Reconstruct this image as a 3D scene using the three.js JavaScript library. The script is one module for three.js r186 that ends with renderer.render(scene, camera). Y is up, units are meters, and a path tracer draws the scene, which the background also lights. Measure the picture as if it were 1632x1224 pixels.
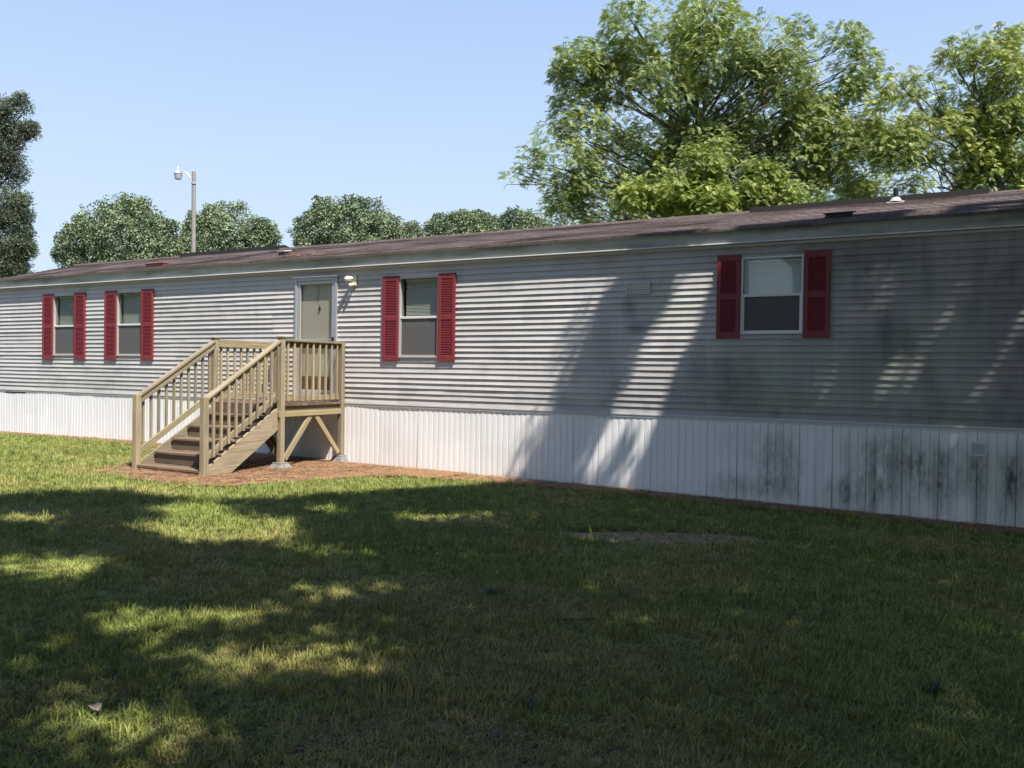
import * as THREE from 'three';
import { mergeGeometries } from 'three/addons/utils/BufferGeometryUtils.js';
import { RoundedBoxGeometry } from 'three/addons/geometries/RoundedBoxGeometry.js';

// ---------------------------------------------------------------- camera, sky, sun, exposure
// x runs along the front wall of the home, z points out of it towards the lawn, y = 0 is the height of the camera
const scene = new THREE.Scene();
const CAM = new THREE.Vector3(0, 0, 11.3);
const RM = [0.87654717, -0.02003745, 0.4808987, 0.0139968, 0.99977169, 0.0161448, -0.4811124, -0.00742063, 0.87662751];
const camera = new THREE.PerspectiveCamera(49.74, 4 / 3, 0.1, 600);
camera.position.copy(CAM);
camera.quaternion.setFromRotationMatrix(new THREE.Matrix4().makeBasis(
  new THREE.Vector3(RM[0], RM[3], RM[6]), new THREE.Vector3(RM[1], RM[4], RM[7]), new THREE.Vector3(RM[2], RM[5], RM[8])));
scene.add(camera);
const SUNDIR = new THREE.Vector3(1.9, 3.6, 1).normalize();
const SKY = { horizon: [0.385, 0.475, 0.565], mid: [0.205, 0.306, 0.515], zenith: [0.055, 0.090, 0.215], gain: 1 };
{
  const W = 512, H = 256, d = new Float32Array(W * H * 4), v = new THREE.Vector3();
  const mix = (a, b, t) => a + (b - a) * t, ss = (a, b, x) => { const t = Math.min(1, Math.max(0, (x - a) / (b - a))); return t * t * (3 - 2 * t); };
  for (let j = 0; j < H; j++) for (let i = 0; i < W; i++) {
    const el = ((j + 0.5) / H - 0.5) * Math.PI, az = ((i + 0.5) / W - 0.5) * 2 * Math.PI;
    v.set(Math.cos(el) * Math.cos(az), Math.sin(el), Math.cos(el) * Math.sin(az));
    const e = Math.max(0, el) * 180 / Math.PI, t1 = ss(0, 34, e), t2 = ss(26, 80, e);
    const glow = 1 + 0.35 * Math.pow(Math.max(0, v.dot(SUNDIR)), 3);
    const k = (j * W + i) * 4, below = el < 0 ? 0.45 : 1;
    for (let c = 0; c < 3; c++) d[k + c] = mix(mix(SKY.horizon[c], SKY.mid[c], t1), SKY.zenith[c], t2) * glow * SKY.gain * below;
    d[k + 3] = 1;
  }
  const tex = new THREE.DataTexture(d, W, H, THREE.RGBAFormat, THREE.FloatType);
  tex.mapping = THREE.EquirectangularReflectionMapping; tex.magFilter = tex.minFilter = THREE.LinearFilter; tex.needsUpdate = true;
  scene.background = tex; scene.environment = tex;
}
const sun = new THREE.DirectionalLight(new THREE.Color(1.0, 0.94, 0.86), 5);
sun.position.copy(SUNDIR).multiplyScalar(60).add(new THREE.Vector3(-8, 0, 2)); sun.target.position.set(-8, 0, 2);
sun.castShadow = true; sun.shadow.mapSize.set(4096, 4096); sun.shadow.radius = 1;
Object.assign(sun.shadow.camera, { left: -26, right: 26, top: 26, bottom: -26, near: 1, far: 140 });
scene.add(sun, sun.target);
const EXPOSURE = 1.85;

// ---------------------------------------------------------------- helpers
let seed = 12345;
const rnd = () => { seed |= 0; seed = seed + 0x6D2B79F5 | 0; let t = Math.imul(seed ^ seed >>> 15, 1 | seed); t = t + Math.imul(t ^ t >>> 7, 61 | t) ^ t; return ((t ^ t >>> 14) >>> 0) / 4294967296; };
const rr = (a, b) => a + (b - a) * rnd();
const clamp = (x, a = 0, b = 1) => Math.min(b, Math.max(a, x)), lerp = (a, b, t) => a + (b - a) * t;
const sstep = (a, b, x) => { const t = clamp((x - a) / (b - a)); return t * t * (3 - 2 * t); };
const hash = (x, y, z) => { let h = Math.imul(x, 374761393) ^ Math.imul(y, 668265263) ^ Math.imul(z, 1274126177); h = Math.imul(h ^ h >>> 13, 1274126177); return ((h ^ h >>> 16) >>> 0) / 4294967296; };
function noise(x, y, z = 0) {
  const X = Math.floor(x), Y = Math.floor(y), Z = Math.floor(z); let fx = x - X, fy = y - Y, fz = z - Z;
  fx = fx * fx * (3 - 2 * fx); fy = fy * fy * (3 - 2 * fy); fz = fz * fz * (3 - 2 * fz);
  const p = (k) => lerp(lerp(hash(X, Y, Z + k), hash(X + 1, Y, Z + k), fx), lerp(hash(X, Y + 1, Z + k), hash(X + 1, Y + 1, Z + k), fx), fy);
  return fz ? lerp(p(0), p(1), fz) : p(0);
}
const fbm = (x, y, z = 0, o = 4) => { let s = 0, a = 0.5, n = 0; for (let i = 0; i < o; i++) { s += a * noise(x, y, z + i * 17); n += a; a *= 0.5; x *= 2.03; y *= 2.03; } return s / n; };
const V = (x, y, z) => new THREE.Vector3(x, y, z);
const ray = (px, py) => { const x = px - 816, y = 612 - py, z = -1320; return V(RM[0] * x + RM[1] * y + RM[2] * z, RM[3] * x + RM[4] * y + RM[5] * z, RM[6] * x + RM[7] * y + RM[8] * z); };
const far = (px, py, d) => ray(px, py).multiplyScalar(d / 1320).add(CAM);     // a far point at a given distance
function inView(p, m = 1.06) {                                                 // would the camera see a point there?
  const x = p.x - CAM.x, y = p.y - CAM.y, z = p.z - CAM.z;
  const cx = RM[0] * x + RM[3] * y + RM[6] * z, cy = RM[1] * x + RM[4] * y + RM[7] * z, cz = -(RM[2] * x + RM[5] * y + RM[8] * z);
  return cz > 0.2 && Math.abs(cx / cz) < 0.618 * m && Math.abs(cy / cz) < 0.4636 * m;
}
const interp = (t, xs, ys) => { if (t <= xs[0]) return ys[0]; for (let i = 1; i < xs.length; i++) if (t <= xs[i]) return lerp(ys[i - 1], ys[i], (t - xs[i - 1]) / (xs[i] - xs[i - 1])); return ys[ys.length - 1]; };
const groundY = (x, z) => interp(x, [-25, -20, -15, -9, -4.3, 0.6, 4], [-1.66, -1.64, -1.60, -1.68, -1.72, -1.79, -1.82]) + 0.02 * clamp(z, 0, 14) + 0.03 * (noise(x * 0.7, z * 0.7, 3) - 0.5) * clamp(z / 2);

function texture(w, h, f, { srgb = true, repeat } = {}) {                      // f(u, v) -> [r, g, b] in 0..1, or one number
  const d = new Uint8Array(w * h * 4);
  for (let j = 0; j < h; j++) for (let i = 0; i < w; i++) {
    const c = f((i + 0.5) / w, (j + 0.5) / h), k = (j * w + i) * 4, a = typeof c === 'number';
    for (let q = 0; q < 3; q++) { let x = clamp(a ? c : c[q]); if (srgb) x = x <= 0.0031308 ? 12.92 * x : 1.055 * Math.pow(x, 1 / 2.4) - 0.055; d[k + q] = Math.round(x * 255); }
    d[k + 3] = 255;
  }
  const t = new THREE.DataTexture(d, w, h, THREE.RGBAFormat); t.magFilter = THREE.LinearFilter; t.minFilter = THREE.LinearMipmapLinearFilter; t.generateMipmaps = true;
  t.wrapS = t.wrapT = THREE.RepeatWrapping; t.colorSpace = srgb ? THREE.SRGBColorSpace : THREE.NoColorSpace; t.needsUpdate = true;
  if (repeat) t.repeat.set(...repeat);
  return t;
}
const std = (o) => { if (Array.isArray(o.color)) o.color = new THREE.Color().setRGB(...o.color); return new THREE.MeshStandardMaterial({ roughness: 0.8, ...o }); };
const phys = (o) => { if (Array.isArray(o.color)) o.color = new THREE.Color().setRGB(...o.color); return new THREE.MeshPhysicalMaterial({ roughness: 0.8, ...o }); };
const used = {};
const numbered = (n) => { const k = used[n] = (used[n] ?? -1) + 1; return k ? `${n}_${String(k).padStart(3, '0')}` : n; };
const shadow = (m) => { m.castShadow = m.receiveShadow = true; return m; };
function tag(o, label, category, group, kind) { o.userData = { label, category }; if (group) o.userData.group = group; if (kind) o.userData.kind = kind; return o; }
function thing(name, label, category, pos, group) { const g = new THREE.Group(); g.name = numbered(name); g.position.copy(pos); scene.add(g); return tag(g, label, category, group); }
const worldOf = (o) => { const p = V(0, 0, 0); for (; o && o !== scene; o = o.parent) p.add(o.position); return p; };
function part(name, geo, mat, parent, kind) {                                  // geometry in world coordinates, hung under its thing or part
  const g = Array.isArray(geo) ? mergeGeometries(geo.map((x) => x.index ? x.toNonIndexed() : x)) : geo;
  const m = shadow(new THREE.Mesh(g, mat)); m.name = name; parent.add(m);
  m.position.copy(worldOf(parent).negate()); if (kind) m.userData.kind = kind; return m;
}
function solo(name, geo, mat, label, category, at, group, kind) { // a thing that is one mesh, geometry in world coordinates
  const g = Array.isArray(geo) ? mergeGeometries(geo.map((x) => x.index ? x.toNonIndexed() : x)) : geo; g.translate(-at.x, -at.y, -at.z);
  const m = shadow(new THREE.Mesh(g, mat)); m.name = numbered(name); m.position.copy(at); scene.add(m); return tag(m, label, category, group, kind);
}
function boxUV(g, axis, off = [0, 0]) {                                        // uv in metres, u along the long axis
  const p = g.attributes.position, n = g.attributes.normal, uv = new Float32Array(p.count * 2), A = ['x', 'y', 'z'].indexOf(axis), o = [0, 1, 2].filter((k) => k !== A);
  const get = (b, i, k) => b.array[i * b.itemSize + k];
  for (let i = 0; i < p.count; i++) {
    const a = Math.abs(get(n, i, A)), b = Math.abs(get(n, i, o[0])), c = Math.abs(get(n, i, o[1]));
    if (a > b && a > c) { uv[2 * i] = get(p, i, o[0]) * 0.3 + off[0]; uv[2 * i + 1] = get(p, i, o[1]) + off[1]; }
    else { uv[2 * i] = get(p, i, A) + off[0]; uv[2 * i + 1] = get(p, i, b > c ? o[1] : o[0]) + off[1]; }
  }
  g.setAttribute('uv', new THREE.BufferAttribute(uv, 2)); return g;
}
function box(x0, x1, y0, y1, z0, z1, r = 0) {                                  // axis-aligned box, edges rounded by r
  const w = x1 - x0, h = y1 - y0, d = z1 - z0, g = r ? new RoundedBoxGeometry(w, h, d, 1, r) : new THREE.BoxGeometry(w, h, d);
  g.translate((x0 + x1) / 2, (y0 + y1) / 2, (z0 + z1) / 2);
  return boxUV(g, w >= h && w >= d ? 'x' : h >= d ? 'y' : 'z', [rnd() * 7, rnd() * 7]);
}
function beam(a, b, w, h, { roll = V(0, 1, 0), r = 0.004, flush = 0 } = {}) {  // a board from a to b, w across and h along roll
  const L = a.distanceTo(b), g = new RoundedBoxGeometry(L, h, w, 1, Math.min(r, w / 3, h / 3)); boxUV(g, 'x', [rnd() * 7, rnd() * 7]);
  const x = b.clone().sub(a).normalize(), z = x.clone().cross(roll).normalize(), y = z.clone().cross(x);
  g.applyMatrix4(new THREE.Matrix4().makeBasis(x, y, z)); const c = a.clone().add(b).multiplyScalar(0.5); g.translate(c.x, c.y, c.z); return g;
}
function tube(pts, radii, seg = 7) {                                           // a tapered limb
  const P = [], N = [], U = [], I = [], n = pts.length; let len = 0;
  const up = V(0.31, 0.2, 0.93).normalize();
  for (let i = 0; i < n; i++) {
    const t = pts[Math.min(n - 1, i + 1)].clone().sub(pts[Math.max(0, i - 1)]).normalize();
    const a = t.clone().cross(Math.abs(t.dot(up)) > 0.95 ? V(1, 0, 0) : up).normalize(), b = t.clone().cross(a);
    if (i) len += pts[i].distanceTo(pts[i - 1]);
    for (let k = 0; k <= seg; k++) {
      const th = k / seg * 2 * Math.PI, d = a.clone().multiplyScalar(Math.cos(th)).addScaledVector(b, Math.sin(th));
      P.push(pts[i].x + d.x * radii[i], pts[i].y + d.y * radii[i], pts[i].z + d.z * radii[i]); N.push(d.x, d.y, d.z); U.push(len, k / seg * 0.5);
    }
  }
  for (let i = 0; i < n - 1; i++) for (let k = 0; k < seg; k++) { const a = i * (seg + 1) + k, b = a + seg + 1; I.push(a, a + 1, b, b, a + 1, b + 1); }
  const g = new THREE.BufferGeometry(); g.setAttribute('position', new THREE.Float32BufferAttribute(P, 3)); g.setAttribute('normal', new THREE.Float32BufferAttribute(N, 3)); g.setAttribute('uv', new THREE.Float32BufferAttribute(U, 2)); g.setIndex(I); return g;
}
function tris(list, uvs) {                                                     // flat triangles from points
  const g = new THREE.BufferGeometry(); g.setAttribute('position', new THREE.Float32BufferAttribute(list.flatMap((p) => [p.x, p.y, p.z]), 3));
  g.setAttribute('uv', new THREE.Float32BufferAttribute(uvs ?? list.flatMap((p) => [p.x, p.z]), 2)); g.computeVertexNormals(); return g;
}
function copies(name, geo, mat, list, parent, kind) {                          // list of { p, q, s, c }
  const m = shadow(new THREE.InstancedMesh(geo, mat, list.length)), M = new THREE.Matrix4(), s = V(1, 1, 1), off = parent ? worldOf(parent) : V(0, 0, 0), c = new THREE.Color();
  list.forEach((o, i) => { s.setScalar(1).multiply(o.s.isVector3 ? o.s : V(o.s, o.s, o.s)); M.compose(o.p.clone().sub(off), o.q, s); m.setMatrixAt(i, M); if (o.c) m.setColorAt(i, c.setRGB(...o.c)); });
  m.name = parent ? name : numbered(name); (parent ?? scene).add(m); if (kind) m.userData.kind = kind; return m;
}

// ---------------------------------------------------------------- materials
const HX0 = -20.12, HX1 = 2.75;                                                // ends of the home
const SB = -0.585, FB = 1.757, EAVE = 1.944, RIDGE = 2.58, RZ = -2.13;
const uvWall = (x, y) => [(x - HX0) / (HX1 - HX0), (y - SB) / (FB - SB)];
// [x, y, half width, half height, strength] of mildew on the siding
const MILDEW = [[-4.27, 0.93, 0.10, 0.16, 0.35], [-4.17, 0.62, 0.16, 0.07, 0.4], [-4.7, 0.3, 0.2, 0.5, 0.18], [-2.93, -0.04, 0.5, 0.35, 0.22], [-2.38, -0.3, 0.7, 0.25, 0.2], [-1.12, 0.31, 0.5, 0.6, 0.08], [-1.4, 1.5, 0.6, 0.2, 0.18], [-3.9, -0.2, 0.5, 0.3, 0.2], [0.3, 0.6, 0.8, 0.9, 0.10], [-0.5, 1.4, 0.8, 0.3, 0.10], [1.4, 0.5, 1.0, 1.0, 0.10]];
const sidingTex = texture(2048, 256, (u, v) => {
  const x = lerp(HX0, HX1, u), y = lerp(SB, FB, v), right = sstep(-6.5, 0, x);
  let d = 0.20 * fbm(x * 0.9, y * 1.5, 1) + 0.16 * fbm(x * 9, y * 0.8, 2) * (0.6 + right) + 0.12 * sstep(0.5, 0.8, fbm(x * 2.2, y * 3, 14));
  for (const [mx, my, w, h, s] of MILDEW) { const r = Math.hypot((x - mx) / w, (y - my) / h); if (r < 2) d += 0.8 * s * sstep(1.7, 0.2, r + 0.7 * (fbm(x * 12, y * 5, 5) - 0.5)); }
  d += right * (0.10 + 0.08 * sstep(0.40, 0.8, fbm(x * 1.3, y * 2.4, 9)) + 0.05 * fbm(x * 16, y * 1.2, 6));
  d += 0.10 * sstep(-0.2, -0.58, y) * (0.4 + fbm(x * 4, y * 2, 12));
  const g = sstep(0.45, 0.8, fbm(x * 0.8 + 7, y * 1.1, 21)) * (0.25 + 0.75 * right), k = clamp(1 - d);
  return [0.605 * k * (1 - 0.12 * g), 0.575 * k, 0.555 * k * (1 - 0.20 * g)];
});
const STAIN = [[-2.16, -1.15, 0.22, 0.32, 0.8], [-2.78, -1.52, 0.22, 0.14, 0.45], [-2.35, -1.5, 0.35, 0.12, 0.5], [-1.08, -1.45, 0.24, 0.22, 0.75], [-1.4, -1.5, 0.16, 0.15, 0.5], [-0.66, -0.98, 0.34, 0.26, 0.6], [-0.55, -1.32, 0.3, 0.25, 0.5], [-0.15, -1.16, 0.2, 0.3, 0.5], [0.14, -1.28, 0.09, 0.36, 0.75], [0.42, -1.25, 0.06, 0.35, 0.7], [0.56, -1.2, 0.08, 0.4, 0.7], [-1.0, -1.0, 0.4, 0.2, 0.28], [-2.79, -0.9, 0.3, 0.2, 0.14], [1.2, -1.3, 0.4, 0.3, 0.6], [2.0, -1.3, 0.4, 0.3, 0.6], [-8.6, -1.25, 0.2, 0.3, 0.12], [-10.2, -1.3, 0.5, 0.3, 0.3]];
const skirtTex = texture(2048, 256, (u, v) => {
  const x = lerp(HX0, HX1, u), y = lerp(-1.9, SB, v), right = sstep(-4.5, 0, x);
  let d = 0.05 * fbm(x * 12, y * 0.6, 31) + 0.05 * fbm(x * 2, y * 2, 33) + right * 0.20 * sstep(0.40, 0.75, fbm(x * 10, y * 0.9, 37)) * sstep(-0.6, -1.0, y);
  for (const [mx, my, w, h, s] of STAIN) { const r = Math.hypot((x - mx) / w, (y - my) / h); if (r < 2.7) d += 0.55 * s * sstep(1.9, 0.3, r + 1.3 * (fbm(x * 13, y * 5, 41) - 0.5)) * (0.25 + 1.0 * fbm(x * 40, y * 16, 43)); }
  const splash = 0.06 * sstep(-1.45, -1.75, y) * fbm(x * 6, y * 5, 45), k = clamp(1 - d), green = clamp(d * 1.2);
  return [0.87 * k * (1 - 0.08 * green) - splash * 0.3, 0.86 * k - splash * 0.7, 0.86 * k * (1 - 0.14 * green) - splash];
});
const fasciaTex = texture(2048, 128, (u, v) => {
  const x = lerp(HX0, HX1, u), d = 0.35 * sstep(0.4, 0.75, fbm(x * 0.9, v * 1.2, 51)) + 0.22 * fbm(x * 8, v * 1.0, 52) + 0.25 * sstep(-3, 1, x) * fbm(x * 2, v, 53), k = clamp(1 - d);
  return [0.50 * k * (1 - d * 0.12), 0.50 * k, 0.455 * k * (1 - d * 0.2)];
});
const woodTex = (c1, c2, grey, s) => texture(512, 256, (u, v) => {             // 1 m by 0.5 m of weathered pine, grain along u
  const w = Math.min(1, 8 * Math.min(u, 1 - u)), g = lerp(0.5, fbm(u * 2.5, v * 46, s), 0.4 + 0.6 * w), b = lerp(0.5, fbm(u * 3, v * 6, s + 5), w);
  let k = 0.45 + 1.1 * g; k *= 0.7 + 0.6 * b; const kn = Math.hypot((u - 0.32) * 1.6, (v - 0.6) * 1.3), k2 = Math.hypot((u - 0.74) * 1.6, (v - 0.2) * 1.3);
  if (kn < 0.022 || k2 < 0.016) k *= 0.55; const t = clamp(b * 1.4 - 0.2), y = grey * fbm(u * 4, v * 9, s + 9);
  return [0, 1, 2].map((q) => lerp(lerp(c1[q], c2[q], t) * k, 0.26 * k, y));
}, { repeat: [1, 2] });
const M = {
  siding: std({ map: sidingTex, roughness: 0.55 }), skirt: std({ map: skirtTex, roughness: 0.5 }), fascia: std({ map: fasciaTex, roughness: 0.55 }),
  trim: std({ color: [0.62, 0.61, 0.60], roughness: 0.5 }), white: std({ color: [0.74, 0.73, 0.71], roughness: 0.45 }), alu: std({ color: [0.60, 0.60, 0.63], roughness: 0.38, metalness: 0.55 }),
  wallBack: std({ color: [0.25, 0.24, 0.23] }), inside: std({ color: [0.10, 0.095, 0.09], roughness: 0.95 }),
  wood: std({ map: woodTex([0.365, 0.290, 0.160], [0.245, 0.20, 0.118], 0.34, 61), roughness: 0.85 }),
  woodYellow: std({ map: woodTex([0.40, 0.305, 0.16], [0.29, 0.225, 0.125], 0.25, 71), roughness: 0.82 }),
  woodDark: std({ map: woodTex([0.185, 0.125, 0.075], [0.105, 0.073, 0.046], 0.10, 81), roughness: 0.9 }),
  concrete: std({ map: texture(256, 256, (u, v) => { const k = 0.22 + 0.10 * (noise(u * 8, v * 8) - 0.5) + 0.12 * (noise(u * 120, v * 120) - 0.5); return [k, k * 0.985, k * 0.95]; }), roughness: 0.95 }),
  red: std({ map: texture(256, 256, (u, v) => { const k = 0.85 + 0.3 * fbm(u * 6, v * 9, 91); return [0.215 * k, 0.028 * k, 0.034 * k]; }), roughness: 0.55 }),
  door: std({ color: [0.68, 0.565, 0.44], roughness: 0.6 }), brown: std({ color: [0.16, 0.10, 0.07], roughness: 0.7 }), black: std({ color: [0.02, 0.02, 0.022], roughness: 0.5, metalness: 0.3 }),
  frame: std({ color: [0.46, 0.44, 0.41], roughness: 0.45, metalness: 0.2 }), blindOld: std({ color: [0.60, 0.575, 0.48], roughness: 0.7 }),
  blind: std({ color: [0.82, 0.81, 0.78], roughness: 0.6 }), cream: std({ color: [0.70, 0.66, 0.52], roughness: 0.45 }),
  glass: phys({ color: [0.93, 0.96, 0.95], transmission: 1, thickness: 0, roughness: 0.03, ior: 1.5 }),
  screen: std({ color: [0.135, 0.132, 0.132], roughness: 0.9, transparent: true, opacity: 0.72 }),
  ridge: std({ color: [0.016, 0.014, 0.015], roughness: 0.9 }), rust: std({ map: texture(128, 128, (u, v) => { const k = fbm(u * 6, v * 6, 95); return [0.12 + 0.24 * k, 0.05 + 0.08 * k, 0.04 + 0.04 * k]; }), roughness: 0.9 }),
  boxVent: std({ color: [0.055, 0.040, 0.036], roughness: 0.8 }), lead: std({ color: [0.48, 0.48, 0.48], roughness: 0.5 }),
  bark: std({ map: texture(256, 256, (u, v) => { const k = 0.4 + 0.9 * fbm(u * 5, v * 26, 97); return [0.10 * k, 0.085 * k, 0.066 * k]; }), roughness: 0.95 }),
  pole: std({ map: texture(256, 128, (u, v) => { const k = 0.75 + 0.5 * fbm(u * 3, v * 30, 99); return [0.27 * k, 0.245 * k, 0.225 * k]; }), roughness: 0.95 }),
};
const RC = 0.143;                                                              // height of a course of shingles
M.shingle = std({ map: texture(1024, 256, (u, v) => {                          // 4.8 m by 8 courses
  const row = Math.floor(v * 8), x = u * 16 + (row % 2) * 0.5 + hash(row, 3, 1) * 0.2, tab = Math.floor(x), e = Math.min(x - tab, 1 - (x - tab)), t = hash(tab % 16, row, 7);
  const k = 1.15 * (0.72 + 0.36 * t + 0.5 * (noise(u * 420, v * 160, 2) - 0.5)) * (e < 0.03 ? 0.55 : 1) * (0.86 + 0.28 * fbm(u * 10, v * 4, 4));
  return [0.138 * k, 0.105 * k, 0.098 * k];
}), roughness: 0.95 });

// ---------------------------------------------------------------- ground
{
  const P = [], U = [], I = [], xs = [], zs = [];
  for (let x = -30; x <= 12; x += 0.3) xs.push(x); for (let z = -6; z <= 20; z += 0.3) zs.push(z);
  const X = [-300, -120, -60, ...xs, 40, 120, 300], Z = [-300, -120, -40, ...zs, 60, 300];
  for (const z of Z) for (const x of X) { P.push(x, groundY(x, z), z); U.push(x / 6, z / 6); }
  for (let j = 0; j < Z.length - 1; j++) for (let i = 0; i < X.length - 1; i++) { const a = j * X.length + i, b = a + X.length; I.push(a, b, a + 1, b, b + 1, a + 1); }
  const g = new THREE.BufferGeometry(); g.setAttribute('position', new THREE.Float32BufferAttribute(P, 3)); g.setAttribute('uv', new THREE.Float32BufferAttribute(U, 2)); g.setIndex(I); g.computeVertexNormals();
  const wrap = (f, u, v) => { const a = Math.min(1, 6 * Math.min(u, 1 - u)) * Math.min(1, 6 * Math.min(v, 1 - v)); return lerp(0.5, f, a); };
  const soil = texture(1024, 1024, (u, v) => { const a = wrap(fbm(u * 9, v * 9, 101), u, v), b = noise(u * 260, v * 260, 3), c = noise(u * 90, v * 90, 5), k = 0.5 + 0.5 * b + 0.4 * (c - 0.5), t = sstep(0.42, 0.62, a + 0.25 * (c - 0.5)); return [lerp(0.060, 0.10, t) * k, lerp(0.075, 0.082, t) * k, lerp(0.026, 0.045, t) * k]; });
  const m = shadow(new THREE.Mesh(g, std({ map: soil, roughness: 1 }))); m.name = 'lawn_ground'; scene.add(m);
  tag(m, 'green and brown lawn ground in front of the mobile home', 'ground', null, 'structure');
}
// bed of pine straw along the skirting and round the steps
const BED = [[-22, 0.38], [-19.1, 0.40], [-17.9, 0.30], [-15.5, 0.48], [-13.4, 0.62], [-12.2, 1.5], [-11.75, 2.6], [-11.3, 3.2], [-11.0, 3.6], [-10.0, 3.80], [-9.26, 3.78], [-8.6, 3.55], [-8.4, 3.15], [-8.25, 2.4], [-8.0, 1.7], [-7.75, 1.05], [-6.9, 0.78], [-5.8, 0.72], [-4.9, 0.56], [-4.0, 0.46], [-2.3, 0.48], [-0.9, 0.44], [0.6, 0.38], [3.2, 0.4]];
const bedEdge = (x) => interp(x, BED.map((p) => p[0]), BED.map((p) => p[1])) + 0.22 * (fbm(x * 3, 0.5, 7) - 0.5) + 0.1 * (noise(x * 14, 2, 1) - 0.5);
{
  const P = [], U = [], I = []; let n = 0;
  for (let x = -21.8; x <= 3.2; x += 0.08, n++) for (let k = 0; k <= 12; k++) {
    const z = lerp(-0.12, bedEdge(x), k / 12); P.push(x, groundY(x, z) + 0.006 + 0.028 * sstep(1, 0.75, k / 12) + 0.02 * (fbm(x * 6, z * 6, 8) - 0.5) * (k < 12 ? 1 : 0), z); U.push(x / 1.5, z / 1.5);
  }
  for (let i = 0; i < n - 1; i++) for (let k = 0; k < 12; k++) { const a = i * 13 + k, b = a + 13; I.push(a, a + 1, b, b, a + 1, b + 1); }
  const g = new THREE.BufferGeometry(); g.setAttribute('position', new THREE.Float32BufferAttribute(P, 3)); g.setAttribute('uv', new THREE.Float32BufferAttribute(U, 2)); g.setIndex(I); g.computeVertexNormals();
  const t = texture(512, 512, (u, v) => { const k = 0.25 + 1.0 * noise(u * 70, v * 34, 1) + 0.9 * (noise(u * 26, v * 80, 2) - 0.5) + 0.5 * (fbm(u * 9, v * 9, 6, 2) - 0.5), q = fbm(u * 5, v * 5, 3, 2); return [lerp(0.20, 0.33, q) * k, lerp(0.110, 0.180, q) * k, lerp(0.055, 0.092, q) * k]; });
  const m = shadow(new THREE.Mesh(g, std({ map: t, roughness: 1 }))); m.name = 'mulch_bed'; scene.add(m);
  tag(m, 'reddish brown pine straw bed along the white skirting and round the steps', 'mulch', null, 'structure');
}

{ // worn patch of soil in the lawn
  const q = [], c = [-2.7, 3.22], pt = (a, f) => { const r = f * (0.62 + 0.75 * fbm(2 + Math.cos(a) * 2.6, Math.sin(a) * 2.6, 5)), e = 1.15 * r * Math.cos(a), o = 0.40 * r * Math.sin(a), x = c[0] + e * 0.84 - o * 0.2, z = c[1] - e * 0.50 + o; return V(x, groundY(x, z) + 0.005 + 0.010 * (1 - f), z); };
  for (let k = 0; k < 64; k++) { const a = k / 64 * 2 * Math.PI, b = (k + 1) / 64 * 2 * Math.PI; for (let j = 0; j < 6; j++) { const f = j / 6, g = (j + 1) / 6; if (j) q.push(pt(a, f), pt(b, f), pt(b, g)); q.push(pt(a, f), pt(b, g), pt(a, g)); } }
  const t = texture(256, 256, (u, v) => { const k = 0.6 + 0.5 * noise(u * 90, v * 90) + 0.4 * (noise(u * 22, v * 22, 4) - 0.5); return [0.30 * k, 0.19 * k, 0.125 * k]; });
  solo('bare_patch', tris(q), std({ map: t, roughness: 1 }), 'worn brown patch of bare soil in the shaded lawn near the skirting', 'bare soil', V(c[0], -1.7, c[1]), null, 'structure');
}

// ---------------------------------------------------------------- the mobile home
const home = thing('mobile_home', 'long grey mobile home with red shutters and white skirting', 'mobile home', V(-8.7, -1.72, -1));
// openings [x0, x1, y0, y1]
const WIN = [
  { x0: -17.87, x1: -17.10, y0: 0.19, y1: 1.535, mid: 0.845, sh: [-18.24, -17.87, -17.10, -16.73, 0.105, 1.565] },
  { x0: -15.685, x1: -14.885, y0: 0.19, y1: 1.535, mid: 0.845, sh: [-16.055, -15.685, -14.885, -14.53, 0.11, 1.565] },
  { x0: -8.37, x1: -7.57, y0: 0.19, y1: 1.535, mid: 0.86, sh: [-8.70, -8.37, -7.57, -7.245, 0.14, 1.563] },
  { x0: -2.69, x1: -1.885, y0: 0.535, y1: 1.565, mid: 1.05, sh: [-3.012, -2.695, -1.875, -1.555, 0.478, 1.605] }];
const DOOR = { x0: -10.69, x1: -9.70, y0: -0.46, y1: 1.61 };
const OPEN = [...WIN.map((w) => [w.x0 + 0.02, w.x1 - 0.02, w.y0 + 0.02, w.y1 - 0.02]), [DOOR.x0 + 0.04, DOOR.x1 - 0.04, DOOR.y0 + 0.01, DOOR.y1 - 0.04]];
{ // wall behind the siding, round the openings, and the closed box of the rooms
  const xs = [HX0, ...OPEN.flatMap((o) => [o[0], o[1]]), HX1].sort((a, b) => a - b), gs = [];
  for (let i = 0; i < xs.length - 1; i++) {
    const c = (xs[i] + xs[i + 1]) / 2, o = OPEN.find((q) => q[0] < c && c < q[1]);
    if (!o) gs.push(box(xs[i], xs[i + 1], SB, EAVE - 0.02, -0.1, -0.004)); else gs.push(box(xs[i], xs[i + 1], SB, o[2], -0.1, -0.004), box(xs[i], xs[i + 1], o[3], EAVE - 0.02, -0.1, -0.004));
  }
  part('wall', gs, M.wallBack, home);
  part('end_wall', box(HX0, HX0 + 0.1, SB, EAVE - 0.03, -4.16, -0.1), M.trim, home); part('end_wall', box(HX1 - 0.1, HX1, SB, EAVE - 0.03, -4.16, -0.1), M.trim, home);
  part('back_wall', box(HX0, HX1, SB, EAVE - 0.03, -4.26, -4.16), M.trim, home);
  part('floor', box(HX0, HX1, SB - 0.12, SB, -4.26, -0.1), M.inside, home); part('ceiling', box(HX0 + 0.1, HX1 - 0.1, 1.80, 1.86, -4.16, -0.1), M.inside, home);
}
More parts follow.
